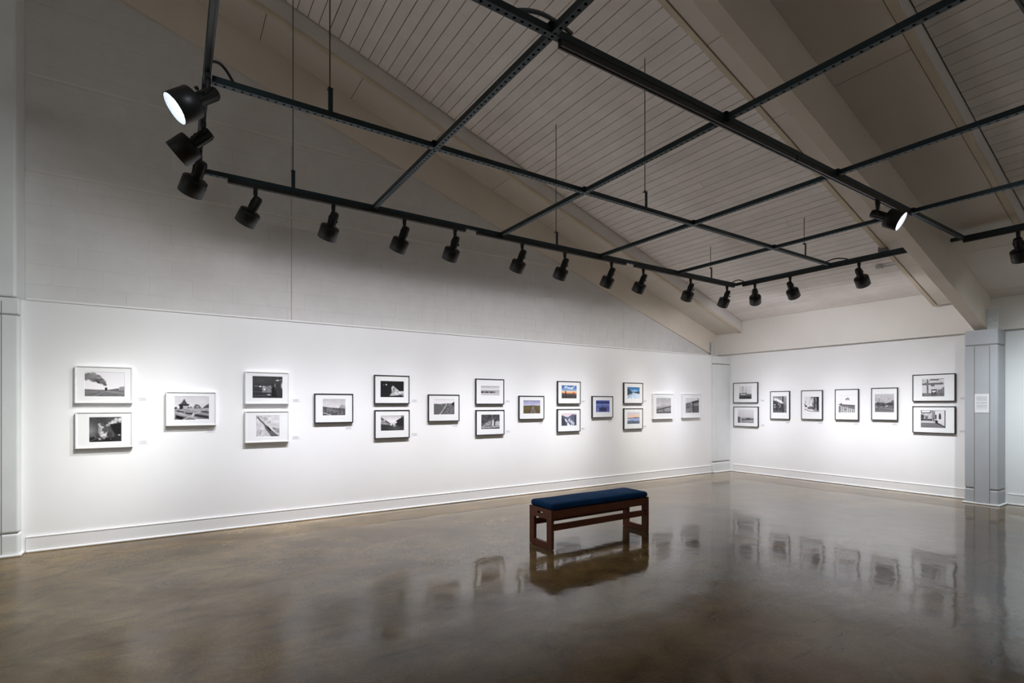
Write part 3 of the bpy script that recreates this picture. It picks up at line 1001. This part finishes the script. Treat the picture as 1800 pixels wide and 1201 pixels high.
# 5 train in a snowy cutting seen from above
ART.append([('g', .88, .82), ('n', .12, 6, 6), ('p', [(.0, .0), (.14, .0), (.16, .10), (.04, .16), (0, .2)], .70), ('l', [(.10, .10), (.18, .22), (.34, .38), (.42, .55)], .05, .30), ('c', [(.16, .02, .08), (.34, .12, .10), (.50, .22, .11), (.58, .42, .07)], .62, .92, 9),
    ('p', [(.34, .40), (.44, .44), (.70, .70), (1, .92), (1, 1), (.66, 1), (.40, .62)], .40), ('p', [(.42, .50), (.52, .54), (.66, .70), (.60, .74)], .14), ('l', [(.62, .62), (1, .98)], .03, .90), ('p', [(.66, .55), (1, .62), (1, .86), (.80, .72)], .58), ('m', [(.66, .55), (1, .62), (1, .86), (.80, .72)], .25, 9, 9), ('l', [(.22, .70), (.18, .85)], .02, .4), ('l', [(.10, .66), (.08, .8)], .02, .45)])
# 6 rail yard and mesa under pale sky
ART.append([('g', .78, .88, 0, .55), ('n', .05, 5, 4, 0, .5), ('p', [(.72, .50), (.80, .34), (.92, .36), (1, .46), (1, .62), (.7, .6)], .66), ('g', .45, .30, .60, 1), ('p', [(0, .44), (.25, .50), (.7, .56), (1, .58), (1, .66), (0, .62)], .36), ('n', .22, 14, 10, .52, 1), ('l', [(0, .82), (.35, .95)], .05, .78), ('l', [(.2, .62), (.9, .9)], .02, .65)] + specks(20, .05, .95, .58, .9, .03, .15, .8, 6))
# 7 steam engine lit at night, two lamps
ART.append([('g', .10, .12), ('n', .02, 5, 5), ('e', .14, .25, .028, .04, .55, .5), ('e', .25, .23, .036, .05, 1., .4), ('p', [(.38, .90), (.48, .70), (.46, .40), (.53, .27), (.80, .62), (.98, .60), (1, .82), (.55, .90)], .72), ('m', [(.38, .90), (.48, .70), (.46, .40), (.53, .27), (.80, .62), (.98, .60), (1, .82), (.55, .90)], .28, 10, 8), ('p', [(.55, .40), (.59, .44), (.57, .55), (.54, .52)], .15),
    ('c', [(.62, .76, .08), (.80, .68, .09), (.96, .66, .10)], .75, 1., 8), ('e', .73, .66, .022, .03, .1, .4), ('p', [(.9, .86), (1, .82), (1, .95), (.92, .93)], .5)])
# 8 platform between two dark sheds
ART.append([('g', .80, .96, 0, .5), ('n', .05, 5, 3), ('p', [(0, .10), (.40, .50), (.44, .70), (0, .70)], .34), ('p', [(0, .22), (.42, .60), (0, .55)], .62), ('m', [(0, .10), (.40, .50), (.44, .70), (0, .70)], .18, 10, 8), ('p', [(1, .05), (.64, .36), (.70, .46), (.60, .62), (1, .80)], .16), ('e', .15, .32, .032, .05, 1., .4), ('p', [(.40, .45), (.62, .45), (.62, .68), (.40, .68)], .86), ('p', [(0, .58), (.42, .66), (1, .72), (1, 1), (0, 1)], .22), ('e', .6, .82, .4, .12, .36, .9), ('n', .05, 6, 20, .66, 1),
    ('p', [(.48, .58), (.52, .58), (.52, .72), (.48, .72)], .12), ('p', [(.56, .62), (.60, .62), (.60, .70), (.56, .70)], .2), ('e', .58, .71, .08, .025, .85, .5), ('l', [(.89, 0), (.89, .16)], .03, .15), ('l', [(.95, 0), (.95, .14)], .03, .2)])
# 9 embankment with track curving to the ridge
ART.append([('g', .93, .95, 0, .35), ('p', [(0, .28), (.35, .30), (.60, .26), (.85, .26), (1, .14), (1, 1), (0, 1)], .42), ('m', [(0, .28), (.35, .30), (.60, .26), (.85, .26), (1, .14), (1, 1), (0, 1)], .22, 14, 12), ('p', [(0, .30), (.30, .33), (.45, .55), (.28, 1), (0, 1)], .40), ('p', [(.60, .26), (.64, .32), (.42, .80), (.33, 1), (.24, 1), (.40, .75), (.55, .42)], .72), ('l', [(.66, .50), (.34, 1)], .03, .16), ('p', [(.84, .28), (1, .14), (1, .45), (.9, .40)], .18)])
# 10 misty line of freight cars on a flat horizon
ART.append([('g', .72, .80, 0, .10), ('g', .80, .92, .10, .45), ('g', .74, .82, .48, 1), ('l', [(0, .12), (.45, .13)], .03, .62), ('n', .04, 4, 12), ('p', [(0, .54), (.76, .54), (.76, .72), (0, .72)], .38), ('l', [(.76, .66), (1, .66)], .02, .66)] + [('p', [(.02 + .125 * i, .57), (.11 + .125 * i, .57), (.11 + .125 * i, .70), (.02 + .125 * i, .70)], .55 if i % 2 else .26) for i in range(6)])
# 11 water tower ruins and light rocks before dark woods
ART.append([('g', .28, .34), ('n', .26, 24, 18), ('p', [(.02, .80), (.30, .52), (.46, .40), (.52, .46), (.50, .74), (.05, .84)], .58), ('m', [(.02, .80), (.30, .52), (.46, .40), (.52, .46), (.50, .74), (.05, .84)], .2, 10, 8), ('l', [(.60, .0), (.60, .35)], .02, .6), ('p', [(.56, .78), (.58, .42), (.65, .34), (.69, .46), (.68, .78)], .82), ('p', [(.74, .76), (.76, .50), (.88, .44), (1, .50), (1, .78)], .75), ('p', [(.70, .40), (.74, .40), (.74, .78), (.70, .78)], .12), ('p', [(0, .84), (1, .78), (1, .88), (0, .92)], .66), ('n', .28, 22, 10, .84, 1)])
# 12 railway through golden grass, lilac sky
ART.append([('g', (.60, .60, .74), (.80, .79, .88), 0, .40), ('n', .05, 5, 4, 0, .4), ('p', [(.35, .40), (.52, .36), (.75, .38), (.85, .42), (.35, .43)], (.52, .50, .62)), ('g', (.42, .37, .25), (.38, .32, .22), .40, 1), ('n', .06, 10, 10, .4, 1), ('p', [(.55, .42), (.60, .42), (.80, 1), (.38, 1)], (.42, .39, .38)), ('l', [(.565, .42), (.46, 1)], .02, (.60, .57, .55)), ('l', [(.585, .42), (.70, 1)], .02, (.60, .57, .55)), ('e', .56, .60, .03, .06, (.72, .72, .74), .6), ('p', [(0, .40), (.55, .41), (.40, .46), (0, .46)], (.33, .30, .20))])
# 13 orange sunset behind signals under blue sky
ART.append([('g', (.16, .36, .66), (.66, .76, .88), 0, .45), ('c', [(.25, .12, .12), (.55, .22, .14), (.85, .12, .14)], (.80, .84, .92), (.97, .96, .98), 7), ('g', (.98, .88, .72), (.96, .62, .36), .42, .62), ('e', .80, .60, .12, .10, (.86, .28, .16), .8), ('p', [(0, .60), (.5, .64), (1, .66), (1, 1), (0, 1)], (.26, .23, .24)), ('n', .08, 10, 6, .62, 1)] + posts(.06, .94, 9, .56, .95, .018, (.30, .28, .30)) + posts(.25, .30, 2, .42, .95, .03, (.16, .14, .15)) + [('l', [(0, .72), (1, .76)], .015, (.52, .48, .46))])
# 14 white braided tracks winding through a blue valley
ART.append([('g', (.94, .84, .84), (.88, .82, .88), 0, .3), ('p', [(0, .14), (.18, .20), (.36, .32), (.44, .30), (.72, .08), (1, .12), (1, 1), (0, 1)], (.38, .40, .48)), ('m', [(0, .14), (.18, .20), (.36, .32), (.44, .30), (.72, .08), (1, .12), (1, 1), (0, 1)], .07, 9, 9), ('p', [(0, .25), (.25, .42), (.5, 1), (0, 1)], (.26, .28, .32)), ('p', [(.85, .2), (1, .12), (1, 1), (.86, .9)], (.24, .25, .30)), ('p', [(.20, .42), (.30, .46), (.56, .92), (.62, 1), (.42, 1)], (.92, .93, .96)), ('l', [(.55, .42), (.48, .55), (.72, .80), (.66, .96)], .07, (.90, .92, .96)), ('l', [(.62, .55), (.84, .80), (.80, .92)], .06, (.86, .88, .94)), ('e', .36, .75, .05, .12, (.35, .37, .42), .6)])
# 15 blue dusk over a station yard
ART.append([('g', (.34, .40, .68), (.22, .27, .52), 0, .30), ('g', (.50, .56, .80), (.40, .46, .72), .30, .55), ('p', [(0, .12), (1, .14), (1, .24), (0, .22)], (.15, .19, .42)), ('g', (.30, .34, .60), (.42, .46, .70), .55, 1), ('n', .07, 7, 9), ('p', [(.25, .60), (.78, .62), (.78, .92), (.25, .90)], (.17, .18, .34)), ('l', [(.44, .30), (.50, .66)], .04, (.18, .18, .32)), ('e', .50, .62, .06, .08, (.12, .12, .25), .5), ('l', [(0, .48), (1, .46)], .03, (.18, .23, .50)), ('l', [(.15, .6), (.15, 1)], .05, (.58, .62, .82)), ('e', .42, .42, .05, .05, (.72, .66, .70), .6)])
# 16 snowy track between dark slopes, deep blue sky
ART.append([('g', (.16, .40, .66), (.46, .68, .86), 0, .45), ('e', .6, .30, .3, .08, (.70, .82, .92), .9), ('p', [(0, .05), (.20, .22), (.42, .48), (0, .75)], (.20, .24, .27)), ('p', [(1, .34), (.75, .40), (.42, .50), (1, .62)], (.22, .26, .30)), ('p', [(0, .75), (.42, .48), (1, .58), (1, 1), (0, 1)], (.84, .90, .97)), ('l', [(.40, .50), (.06, .92)], .05, (.26, .40, .56)), ('l', [(.42, .50), (.30, 1)], .03, (.50, .62, .76)), ('l', [(.46, .52), (.70, 1)], .03, (.62, .72, .86)), ('n', .04, 6, 6)])
# 17 pastel sunset above fog and dark shore
ART.append([('g', (.84, .84, .90), (.96, .80, .68), 0, .45), ('g', (.90, .78, .74), (.70, .74, .86), .45, .60), ('p', [(.0, .50), (.45, .46), (.6, .42), (1, .44), (1, .52), (0, .54)], (.40, .42, .54)), ('g', (.66, .72, .88), (.58, .64, .80), .54, .78), ('p', [(0, .76), (.35, .70), (1, .76), (1, 1), (0, 1)], (.36, .40, .46)), ('n', .08, 9, 9, .6, 1), ('e', .62, .78, .05, .04, (.85, .75, .6), .6), ('e', .1, .62, .2, .06, (.84, .88, .95), .9)])
# 18 bridge in mist
ART.append([('g', .72, .82, 0, .6), ('n', .05, 3, 3, 0, .6), ('g', .70, .46, .55, 1), ('n', .14, 9, 8, .6, 1), ('p', [(0, .74), (1, .50), (1, .60), (0, .84)], .36), ('p', [(.46, .70), (.54, .68), (.54, 1), (.46, 1)], .38), ('l', [(0, .70), (1, .46)], .014, .46), ('p', [(.0, .90), (1, .88), (1, 1), (0, 1)], .34), ('e', .5, .48, .3, .06, .66, .9)])
# 19 trestle and dark roofline over the river
ART.append([('g', .88, .84, 0, .4), ('p', [(0, .36), (.45, .26), (.70, .18), (1, .14), (1, 1), (0, 1)], .48), ('n', .18, 10, 9, .3, 1), ('p', [(.40, .26), (.72, .17), (1, .12), (1, .30), (.55, .36)], .20), ('p', [(.58, .36), (1, .30), (1, .50), (.58, .54)], .52), ('p', [(.56, .54), (1, .50), (1, .96), (.60, .98)], .30), ('l', [(.56, .30), (.57, 1)], .05, .22), ('l', [(.90, 0), (.96, .12)], .05, .30), ('e', .2, .8, .22, .14, .62, .8)])
# 20 ship masts over dark water
ART.append([('g', .90, .86, 0, .6), ('l', [(.30, .0), (.30, .60)], .020, .35), ('l', [(.22, .10), (.38, .10)], .018, .4), ('l', [(.23, .28), (.37, .28)], .018, .42), ('l', [(.55, .18), (.56, .60)], .016, .42), ('l', [(.30, .02), (.0, .55)], .007, .6), ('l', [(.30, .02), (.56, .45)], .007, .6), ('l', [(.55, .2), (.9, .6)], .007, .62), ('p', [(0, .54), (.30, .52), (.60, .50), (.64, .62), (1, .66), (1, .74), (0, .70)], .44), ('p', [(.12, .60), (.55, .60), (.55, .66), (.12, .68)], .85), ('g', .34, .16, .70, 1), ('n', .12, 6, 16, .66, 1)])
# 21 hazy harbour bridge pier and hill
ART.append([('g', .88, .80, 0, .6), ('g', .66, .58, .62, 1), ('p', [(.25, .66), (.45, .72), (.62, .60), (.72, .58), (.76, .66), (1, .68), (1, .74), (.25, .80)], .36), ('n', .07, 8, 8, .55, 1), ('p', [(0, .52), (.17, .54), (.17, 1), (0, 1)], .40), ('l', [(.22, .55), (.22, 1)], .03, .86), ('l', [(0, .62), (.17, .64)], .02, .28), ('l', [(.09, .54), (.09, 1)], .02, .3), ('e', .8, .85, .2, .06, .74, .8)])
# 22 white steam over an engine in a dark wood
ART.append([('g', .62, .40), ('n', .26, 12, 14), ('p', [(.66, 0), (.78, 0), (.80, 1), (.68, 1)], .30), ('c', [(.10, .18, .09), (.34, .22, .11), (.56, .34, .11), (.70, .38, .08)], .88, 1., 10), ('p', [(.0, .26), (.35, .34), (.62, .50), (.66, .90), (0, .84)], .26), ('m', [(.0, .26), (.35, .34), (.62, .50), (.66, .90), (0, .84)], .24, 10, 10), ('e', .14, .52, .10, .07, .70, .6), ('e', .14, .66, .09, .05, .80, .6), ('l', [(.36, .48), (.56, .56), (.50, .72)], .03, .85), ('l', [(.66, .48), (.74, .96)], .06, .15), ('n', .10, 20, 4, .82, 1), ('p', [(0, .86), (.64, .86), (.64, 1), (0, 1)], .38)])
# 23 workers beside a locomotive cab
ART.append([('g', .88, .92), ('p', [(.44, .0), (1, 0), (1, .96), (.62, .90)], .50), ('m', [(.44, .0), (1, 0), (1, .96), (.62, .90)], .34, 12, 12), ('p', [(.84, 0), (.96, 0), (.94, .88), (.84, .86)], .14), ('p', [(.66, .05), (.73, .05), (.73, .8), (.66, .8)], .2), ('p', [(.48, .14), (.62, .08), (.62, .40), (.50, .45)], .80), ('c', [(.30, .75, .09), (.45, .72, .13), (.60, .76, .12)], .15, .55, 12), ('p', [(.02, .48), (.08, .46), (.12, .60), (.20, .56), (.20, .66), (.08, .68)], .12), ('l', [(.02, .80), (.35, .94), (.98, .97)], .03, .25), ('e', .10, .34, .1, .14, .78, .8), ('l', [(.33, .50), (.42, .10)], .02, .5)])
# 24 plume over a long trestle
ART.append([('g', .95, .93, 0, .6), ('c', [(.20, .44, .05), (.34, .36, .09), (.52, .30, .12), (.64, .38, .09)], .90, 1., 9), ('c', [(.45, .22, .07), (.56, .20, .09), (.66, .24, .07)], .45, .72, 9), ('p', [(0, .50), (.25, .52), (1, .56), (1, .82), (.55, .70), (.1, .58)], .44), ('m', [(0, .50), (.25, .52), (1, .56), (1, .82), (.55, .70), (.1, .58)], .16, 12, 8), ('p', [(.10, .60), (1, .80), (1, 1), (.10, 1)], .78), ('n', .07, 10, 6, .6, 1), ('e', .17, .49, .045, .05, .15, .4)] + posts(.12, .96, 8, .62, 1, .035, .46) + [('l', [(.0, .52), (1, .60)], .03, .25), ('e', .42, .80, .06, .04, .2, .6)])
# 25 locomotives in a yard, smoke haze
ART.append([('g', .78, .70, 0, .5), ('c', [(.10, .25, .12), (.35, .14, .14), (.5, .3, .1), (.85, .3, .12)], .68, .88, 8), ('l', [(.22, .20), (.25, .55)], .03, .55), ('g', .42, .52, .55, 1), ('p', [(.0, .50), (.18, .44), (.55, .50), (1, .42), (1, .64), (0, .64)], .34), ('n', .22, 12, 10, .42, .75), ('n', .10, 6, 18, .72, 1), ('e', .62, .66, .05, .05, .9, .5), ('c', [(.14, .62, .06), (.24, .56, .06), (.40, .60, .05)], .12, .4, 8), ('l', [(0, .82), (1, .90)], .02, .32), ('l', [(0, .92), (1, .98)], .02, .34), ('p', [(.85, .36), (.98, .34), (.98, .5), (.85, .5)], .4)])
# 26 rail car beneath a steel gantry bridge
ART.append([('g', .88, .84, 0, .8), ('p', [(0, .26), (.92, .24), (.96, .34), (0, .36)], .42), ('l', [(.04, .06), (.04, .30)], .016, .5), ('l', [(.04, .06), (.22, .30), (.40, .04), (.60, .06), (1, .02)], .022, .45), ('l', [(.40, .08), (.72, .09)], .05, .36), ('l', [(.72, .1), (.98, .28)], .016, .6), ('p', [(.21, .04), (.28, .04), (.30, .84), (.22, .84)], .46), ('m', [(.21, .04), (.28, .04), (.30, .84), (.22, .84)], .2, 14, 20), ('p', [(.40, .34), (.56, .34), (.56, .44), (.40, .44)], .45), ('p', [(.70, .62), (.84, .60), (.96, .46), (1, .46), (1, .92), (.66, .88)], .50), ('p', [(0, .84), (1, .80), (1, 1), (0, 1)], .45), ('n', .14, 12, 8, .80, 1), ('p', [(.42, .62), (.66, .62), (.66, .90), (.42, .90)], .30), ('p', [(.46, .67), (.62, .67), (.62, .74), (.46, .74)], .95), ('p', [(.50, .74), (.54, .74), (.54, .80), (.50, .80)], .85), ('l', [(.42, .62), (.66, .60)], .03, .25)])
# 27 station concourse with figures and white archway
ART.append([('g', .74, .86), ('p', [(0, .0), (.46, .0), (.40, .18), (.04, .18)], .42), ('p', [(.05, .03), (.40, .03), (.36, .12), (.06, .13)], .96), ('p', [(0, .22), (.14, .30), (.14, .58), (0, .62)], .30), ('m', [(0, .18), (.5, .2), (.5, .6), (0, .6)], .18, 10, 8), ('p', [(.14, .50), (.48, .50), (.48, .60), (.10, .58)], .20), ('p', [(.18, .34), (.30, .34), (.30, .52), (.18, .52)], .45), ('p', [(.46, .02), (.60, .10), (.58, .46), (.46, .50)], .55), ('p', [(.58, .06), (1, 0), (1, .92), (.60, .58)], .90), ('e', .77, .30, .045, .14, .22, .3), ('p', [(.725, .30), (.815, .30), (.815, .50), (.725, .50)], .24), ('p', [(.59, .26), (.64, .26), (.64, .50), (.59, .50)], .2), ('p', [(.58, .54), (.66, .56), (.98, .92), (.98, 1), (.58, .74)], .25), ('g', .80, .84, .60, .72), ('p', [(0, .72), (.58, .72), (1, .98), (1, 1), (0, 1)], .48), ('p', [(.58, .62), (1, .92), (1, .60), (.62, .50)], .88), ('p', [(.51, .42), (.55, .42), (.55, .66), (.52, .66)], .14), ('p', [(.60, .54), (.70, .60), (.68, .74), (.58, .70)], .14), ('l', [(.97, 0), (.97, .96)], .04, .3), ('n', .05, 5, 16, .72, 1)])

PICS = [
#  centre along wall, z, width, height, print dx, dz, width, height, frame, description
(-0.593,1.632,0.466,0.377, 0.004,0.005,0.324,0.251,'w','dark smoke plume drifting from a small distant train'),
(-0.590,1.171,0.463,0.369, 0.006,0.004,0.263,0.255,'w','dark night view of an engine in white steam'),
(0.164,1.384,0.470,0.374, 0.003,0.005,0.326,0.258,'w','station with a pointed conical roof and tracks'),
(0.927,1.626,0.474,0.379, 0.002,0.008,0.326,0.259,'w','lit engine at night with star-shaped lamps'),
(0.927,1.168,0.474,0.371, 0.003,0.005,0.256,0.253,'w','pale snowy slope with a diagonal dark train'),
(1.699,1.381,0.478,0.372, 0.000,0.013,0.282,0.208,'b','grey rail yard below a flat-topped hill'),
(2.462,1.630,0.490,0.385, 0.003,0.005,0.329,0.219,'b','black night scene with a pale pointed engine'),
(2.466,1.164,0.488,0.383, 0.002,0.014,0.327,0.205,'b','dark platform between two sheds and bright sky'),
(3.233,1.379,0.489,0.385, 0.004,0.013,0.328,0.216,'b','hillside with a pale track climbing to the ridge'),
(4.000,1.623,0.498,0.385, 0.005,0.011,0.329,0.148,'b','wide misty plain with a row of freight cars'),
(4.005,1.156,0.499,0.381, 0.004,0.010,0.326,0.220,'b','pale structures before dark speckled woods'),
(4.773,1.378,0.492,0.377, 0.004,0.010,0.331,0.212,'b','railway through brown grass under a lilac sky'),
(5.544,1.626,0.495,0.382, 0.002,0.011,0.327,0.218,'b','orange sunset beneath a blue cloudy sky'),
(5.540,1.161,0.495,0.383, 0.002,0.013,0.326,0.208,'b','white lines winding down a grey-blue valley'),
(6.306,1.385,0.494,0.380, 0.004,0.010,0.325,0.210,'b','violet-blue dusk over a station yard'),
(7.071,1.635,0.497,0.385, 0.004,0.004,0.322,0.214,'b','snowy track between dark slopes and deep blue sky'),
(7.070,1.164,0.494,0.385, 0.005,0.012,0.322,0.215,'b','pastel sunset over fog and a dark shore'),
(7.880,1.392,0.585,0.485, 0.007,0.011,0.420,0.298,'w','misty grey bridge, left of two pale frames'),
(8.727,1.399,0.575,0.480, 0.018,0.006,0.419,0.296,'w','dark roofline above a river, nearest the corner'),
(-6.298,1.671,0.552,0.421, -0.001,-0.000,0.281,0.263,'b','tall ship masts above dark water'),
(-6.289,1.172,0.555,0.420, -0.003,0.006,0.364,0.278,'b','hazy harbour with a pier and low hill'),
(-5.566,1.413,0.389,0.552, -0.004,0.014,0.275,0.325,'b','upright view of white steam in a dark wood'),
(-4.961,1.419,0.384,0.547, -0.004,0.010,0.271,0.284,'b','upright view of a curved engine side and pillars'),
(-4.365,1.425,0.384,0.549, 0.001,0.011,0.268,0.310,'b','upright view of smoke above a long trestle'),
(-3.787,1.436,0.386,0.546, 0.000,0.013,0.281,0.305,'b','upright hazy view of engines in a yard'),
(-3.119,1.691,0.545,0.429, -0.005,0.003,0.286,0.283,'b','small rail car under a steel gantry bridge'),
(-3.119,1.189,0.545,0.424, -0.006,0.010,0.317,0.277,'b','station hall with figures and a white archway'),
]

def frame_ring(w, h, fw, d):
    b = B()
    o = [(-w / 2, -h / 2), (w / 2, -h / 2), (w / 2, h / 2), (-w / 2, h / 2)]
    i_ = [(-w / 2 + fw, -h / 2 + fw), (w / 2 - fw, -h / 2 + fw), (w / 2 - fw, h / 2 - fw), (-w / 2 + fw, h / 2 - fw)]
    v = [(x, -d, z) for x, z in o] + [(x, -d, z) for x, z in i_] + [(x, 0, z) for x, z in o] + [(x, 0, z) for x, z in i_]
    f = []
    for k in range(4):
        j = (k + 1) % 4
        f += [(k, j, 4 + j, 4 + k), (k, 8 + k, 8 + j, j), (4 + k, 4 + j, 12 + j, 12 + k), (8 + k, 12 + k, 12 + j, 8 + j)]
    return b.add(v, f)

singles = {2, 5, 8, 11, 14, 21, 22, 23, 24}
capmat = text_mat('caption_card_print', 4, -.036, .030, -.014, .014, 3)
capmesh = B().box(-.045, .045, -.002, 0, -.019, .019).mesh('caption_card', capmat)
for n, (cx, cz, w, h, dx, dz, pw, ph, kind, desc) in enumerate(PICS):
    left = n < 19
    base = (cx, YL - .001, cz) if left else (XB - .001, -cx, cz)
    rot = (0, 0, 0) if left else (0, 0, -math.pi / 2)
    fcol = 'white' if kind == 'w' else 'black'
    o = thing('framed_photograph', '%s framed photograph: %s' % (fcol, desc), 'framed photo', base, rot,
              'framed photographs on the %s' % ('long wall' if left else 'back wall'))
    d = .045 if kind == 'w' else .034
    fw = .011 if kind == 'w' else .0115
    part('frame', frame_ring(w, h, fw, d), M['white_frame' if kind == 'w' else 'black_frame'], o, .0012)
    part('backing_board', B().box(-w / 2 + fw, w / 2 - fw, -.006, -.001, -h / 2 + fw, h / 2 - fw), M['backer'], o)
    yf = -d + .008
    mt = part('mat_board', B().add(*(lambda a, b_, c, e, X, Z: (
        [(-X, yf, -Z), (X, yf, -Z), (X, yf, Z), (-X, yf, Z), (a, yf, c), (b_, yf, c), (b_, yf, e), (a, yf, e), (a - .0 + .002, yf + .0025, c + .002), (b_ - .002, yf + .0025, c + .002), (b_ - .002, yf + .0025, e - .002), (a + .002, yf + .0025, e - .002)],
        [(k, (k + 1) % 4, 4 + (k + 1) % 4, 4 + k) for k in range(4)] + [(4 + k, 4 + (k + 1) % 4, 8 + (k + 1) % 4, 8 + k) for k in range(4)]))(
        dx - pw / 2, dx + pw / 2, dz - ph / 2, dz + ph / 2, w / 2 - fw, h / 2 - fw)), M['mat'], o)
    pr = link('print', print_mesh(ART[n], pw, ph, 100 + n), o, (dx, yf + .0025, dz))
    pr['label'] = desc
    link('glazing', mesh_from('glazing', [(-w / 2 + fw, yf - .003, -h / 2 + fw), (w / 2 - fw, yf - .003, -h / 2 + fw), (w / 2 - fw, yf - .003, h / 2 - fw), (-w / 2 + fw, yf - .003, h / 2 - fw)], [(0, 1, 2, 3)], M['glass']), o)
    if n in (17, 18):
        continue
    if n in singles:
        off = (w / 2 - .05, -h / 2 - .062)
    else:
        off = (w / 2 + .085, -h / 2 + .045)
    lp = (cx + off[0], YL, cz + off[1]) if left else (XB, -cx - off[0], cz + off[1])
    c_ = link('caption_card', capmesh, None, lp, rot)
    short = desc.split(' with ')[0]
    tag(c_, 'small white caption card %s photograph of %s' % ('below' if n in singles else 'right of', ' '.join(desc.replace('upright view of ', '').replace('upright ', '').split()[:8])), 'caption card', 'caption cards beside the photographs')

# printed notice on the grey column
nt = B().box(-.078, .078, -.004, 0, -.134, .134).mesh('printed_notice', text_mat('notice_print', 17, -.060, .058, -.085, .100, 1))
o = link('wall_notice', nt, None, (9.6335, 2.458, 1.445), (0, 0, -math.pi / 2))
tag(o, 'white printed text notice mounted on the grey column', 'notice')
# slim conduit fitting on the planks near the back wall
cf = thing('ceiling_conduit', 'short white conduit stub and box on the plank ceiling', 'conduit', (8.85, 3.3, zp(8.85)))
part('pipe', B().tube([(0, -.20, -.03), (0, .10, -.03)], .013), M['steel'], cf)
part('box', B().box(-.04, .04, .10, .17, -.05, -.001), M['steel'], cf, .004)
